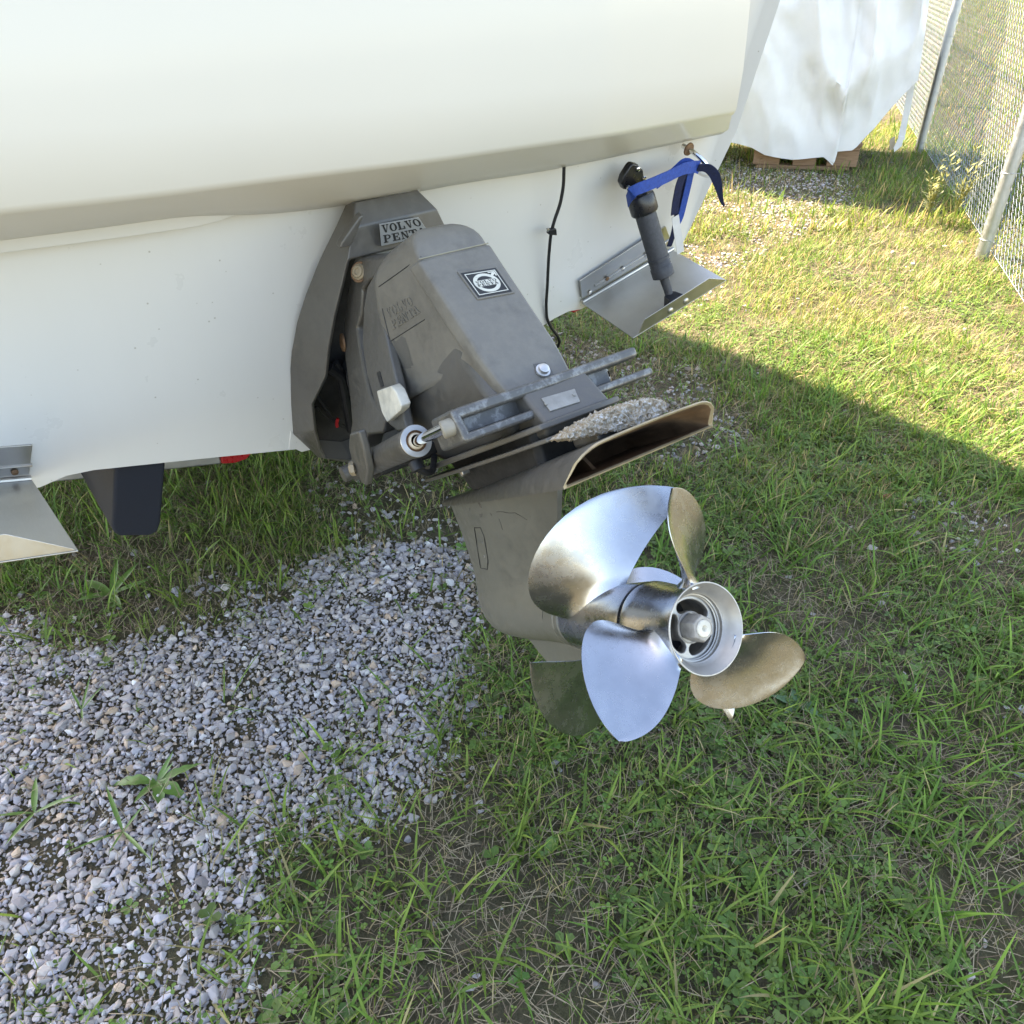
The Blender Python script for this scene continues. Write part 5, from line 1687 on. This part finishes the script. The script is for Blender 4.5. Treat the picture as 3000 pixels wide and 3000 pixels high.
# ================================================================ chain link fence
f0, f1 = gnd(2875, 752)[:2], gnd(2690, 447)[:2]
fd = (f1 - f0) / np.linalg.norm(f1 - f0)
sp = np.linalg.norm(f1 - f0)
fn = np.array([fd[1], -fd[0]])
fence = empty('chain_link_fence', Matrix(((fd[0], -fn[0], 0, f0[0]), (fd[1], -fn[1], 0, f0[1]), (0, 0, 1, 0), (0, 0, 0, 1))), 'galvanised chain link fence along the lawn', 'fence')
FH = 1.85
post_me = None
for k in range(-1, 9):
    V, F = lathe([(-0.3, 0.036), (FH + 0.02, 0.036), (FH + 0.05, 0.03), (FH + 0.07, 0.0)], (k * sp, 0, 0), (0, 0, 1), (1, 0, 0), 24)
    pst = make('post', V, F, 'galv', fence, smooth=True, ang=40)
    for zt in (0.09, 0.47, 0.86, 1.25, 1.62):
        a = [(k * sp + 0.0385 * cos(t_), 0.0385 * sin(t_), zt + 0.012 * sin(t_ * 0.5 + k + zt * 7)) for t_ in np.linspace(-0.1 * pi, 1.1 * pi + 0.0, 14)]
        a = [(k * sp + 0.07, -0.045, zt + 0.012)] + a + [(k * sp - 0.05, -0.043, zt - 0.004)]
        V, F = tube(a, 0.002, 6)
        make('tie_wire', V, F, 'chrome' if False else 'galv', pst, smooth=True)
V, F = tube([(-sp, 0, FH), (8 * sp, 0, FH)], 0.021, 14)
make('top_rail', V, F, 'galv', fence, smooth=True)
V, F = tube([(-sp, -0.046, 0.03), (8 * sp, -0.046, 0.03)], 0.002, 6)
make('tension_wire', V, F, 'galv', fence, smooth=True)
dW = 0.036
nz = int(FH / (dW))
path = [((dW if i % 2 else 0.0) - dW / 2 + (0.0022 if i % 2 else -0.0022), -0.046 + (0.0026 if (i % 2) else -0.0026), 0.03 + i * dW) for i in range(nz)]
V, F = tube(path, 0.0021, 4, caps=False)
wire0 = make('mesh_wire', V, F, 'wire', fence, smooth=True)
wire0.location = (-1.3, 0, 0)
path2 = [((0.0 if i % 2 else dW) - dW / 2 + (-0.0022 if i % 2 else 0.0022), -0.046 + (-0.0026 if (i % 2) else 0.0026), 0.03 + i * dW) for i in range(nz)]
V, F = tube(path2, 0.0021, 4, caps=False)
wire1 = make('mesh_wire', V, F, 'wire', fence, smooth=True)
wire1.location = (-1.3 + dW, 0, 0)
NW = 290
for i in range(2, NW):
    c_ = (wire1 if i % 2 else wire0).copy()
    col.objects.link(c_)
    c_.parent = fence
    c_.location = (-1.3 + i * dW, 0, 0)
VV, QQ = [], []
base = np.array([v.co for v in wire0.data.vertices])
base2 = np.array([v.co for v in wire1.data.vertices])
fq = np.array([list(p.vertices) for p in wire0.data.polygons])
for i in range(360):
    VV.append((base2 if (NW + i) % 2 else base) + np.array([-1.3 + (NW + i) * dW, 0, 0])); QQ.append(fq + i * len(base))
o = rawmesh('far_mesh_wire', np.concatenate(VV), np.concatenate(QQ), None, 'wire', smooth=True, parent=fence)
o['kind'] = 'stuff'

# ================================================================ pallet and wrapped load
pl_, pr_ = gnd(2203, 493), gnd(2506, 503)
pd = (pr_ - pl_)[:2]; pw = np.linalg.norm(pd); pd = pd / pw
pb_ = np.array([-pd[1], pd[0]])
pallet = empty('pallet', Matrix(((pd[0], pb_[0], 0, pl_[0]), (pd[1], pb_[1], 0, pl_[1]), (0, 0, 1, 0), (0, 0, 0, 1))), 'heavy wooden pallet under the white plastic wrap', 'pallet')
dep = 0.95
def pbox(name, lo, hi):
    V, F = box(lo, hi)
    return make(name, V, F, 'wood', pallet, bevel=0.004, seg=1)
for x0, x1 in ((0.0, 0.21), (pw / 2 - 0.09, pw / 2 + 0.09), (pw - 0.23, pw)):
    for y0 in (0.0, dep / 2 - 0.07, dep - 0.14):
        pbox('block', (x0, y0, 0.032), (x1, y0 + 0.14, 0.155))
for i, y0 in enumerate((0.003, dep / 2 - 0.05, dep - 0.10)):
    pbox('bottom_board', (0.03, y0, 0.002), (pw - 0.05, y0 + 0.10, 0.031))
for i in range(3):
    pbox('stringer_board', ((0.0, pw / 2 - 0.06, pw - 0.14)[i], -0.006, 0.1555), ((0.14, pw / 2 + 0.06, pw)[i], dep, 0.182))
for i in range(7):
    y0 = -0.008 + i * (dep - 0.10) / 6
    pbox('deck_board', (-0.01, y0, 0.1825), (pw + 0.01, y0 + 0.105, 0.21))
# the wrapped load: a shrink-wrapped boat end sitting on the pallet, its right end rising
wrap = empty('wrapped_load', Matrix.Translation(Vector((0, 0, 0))), 'load shrouded in loose white plastic sheet on the pallet', 'wrapped load')
wb = [(1640, 395), (1900, 398), (2000, 402), (2080, 400), (2137, 404), (2141, 417), (2175, 424), (2203, 432), (2240, 453), (2286, 463), (2322, 468), (2355, 466), (2385, 463), (2413, 461), (2428, 474), (2439, 486), (2448, 470), (2453, 445), (2496, 441), (2509, 432), (2536, 402), (2563, 375), (2600, 330), (2640, 285), (2690, 235)]
pn = np.array([pb_[0], pb_[1], 0.0])
P0 = np.array([pl_[0], pl_[1], 0.0]) - pn * 0.05
def wrapmesh():
    m, n = 290, 50
    xs = np.linspace(1640, 2690, m)
    A = np.array(wb, float)
    I, K = np.meshgrid(np.arange(m) / (m - 1), np.arange(n) / (n - 1), indexing='ij')
    ridge = lambda a, b, sd, sc: np.abs(vnoise(a, b, sd, sc) - 0.5) * 2
    a1, b1 = (I * 7 + K * 2.2).ravel(), (K * 2.6 - I * 1.2).ravel()
    fold = (0.13 * ridge(a1, b1, 3, 1.0) + 0.06 * ridge(a1 * 1.9 - b1, b1 * 2.3 + a1 * 0.6, 8, 1.0) + 0.03 * ridge(a1 * 4 + b1 * 3, b1 * 4 - a1, 15, 1.0)).reshape(m, n)
    cols = []
    for i, x in enumerate(xs):
        p = hit(x, np.interp(x, A[:, 0], A[:, 1]), P0, pn)
        c = []
        zt = 2.95 + 0.1 * math.sin(i * 0.025) - 0.5 * max(0, i / (m - 1) - 0.6)
        for k in range(n):
            s = k / (n - 1)
            z = p[2] + (zt - p[2]) * s
            xx = p[0] - 0.25 * s * (i / (m - 1)) ** 2
            off = pn * ((fold[i, k] - 0.10) * (0.2 + 0.8 * min(1, s * 6)) + 0.10 * max(0, s - 0.4) ** 1.4 - 0.05 * math.sin(pi * s))
            c.append(np.array([xx, p[1], z]) + off)
        cols.append(c)
    V, F = [], []
    for c in cols: V += c
    for i in range(m - 1):
        for k in range(n - 1):
            F.append([i * n + k, (i + 1) * n + k, (i + 1) * n + k + 1, i * n + k + 1])
    # far side of the shroud
    b0 = len(V)
    for c in cols:
        for k in (n - 1, n // 2, 0):
            V.append(c[k] + pn * (0.55 if k == n - 1 else 1.05) + np.array([0, 0, 0.12 if k == 0 else 0]))
    for i in range(m - 1):
        F.append([i * n + n - 1, (i + 1) * n + n - 1, b0 + (i + 1) * 3, b0 + i * 3])
        for k in range(2):
            F.append([b0 + i * 3 + k, b0 + (i + 1) * 3 + k, b0 + (i + 1) * 3 + k + 1, b0 + i * 3 + k + 1])
    for i in (0, m - 1):
        F.append([i * n + k for k in range(n)] + [b0 + i * 3 + k for k in range(3)])
    o = make('plastic_sheet', V, F, 'wrap', wrap, smooth=True, ang=60)
    return o
wrapmesh()
# the boxed load itself, under the sheet, resting on the pallet deck
lo = pl_ + np.array([pd[0], pd[1], 0]) * 0.06 + pn * 0.10
V, F = prism([lo + np.array([0, 0, 0.212]), lo + np.array([pd[0], pd[1], 0]) * (pw - 0.1) + np.array([0, 0, 0.212]), lo + np.array([pd[0], pd[1], 0]) * (pw - 0.1) + pn * 0.7 + np.array([0, 0, 0.212]), lo + pn * 0.7 + np.array([0, 0, 0.212])], (0, 0, 1.5))
make('load_core', V, F, 'cavity', wrap)
# torn strip hanging from the sheet's raised end
st = [hit(x, y, P0 + pn * 0.10, pn) for x, y in [(2672, 230), (2662, 300), (2652, 350), (2644, 385), (2640, 410)]]
V, F = ribbon(smoothpath(st, 20), pd.tolist() + [0.1], np.interp(np.linspace(0, 1, 20), [0, 0.7, 1], [0.05, 0.045, 0.05]), 0.003)
make('torn_strip', V, F, 'wrap', wrap, smooth=True)
V, F = prism([hit(x, y, P0 + pn * 0.09, pn) for x, y in [(2634, 400), (2648, 402), (2642, 428), (2620, 446), (2618, 434)]], (0.004, 0.012, 0.0))
make('torn_strip', V, F, 'wrap', wrap)
V, F = prism([hit(x, y, P0 + pn * 0.12, pn) for x, y in [(2614, 404), (2622, 400), (2622, 422), (2616, 438), (2606, 440), (2606, 412)]], (0.004, 0.012, 0.0))
make('torn_strip', V, F, 'seal', wrap)
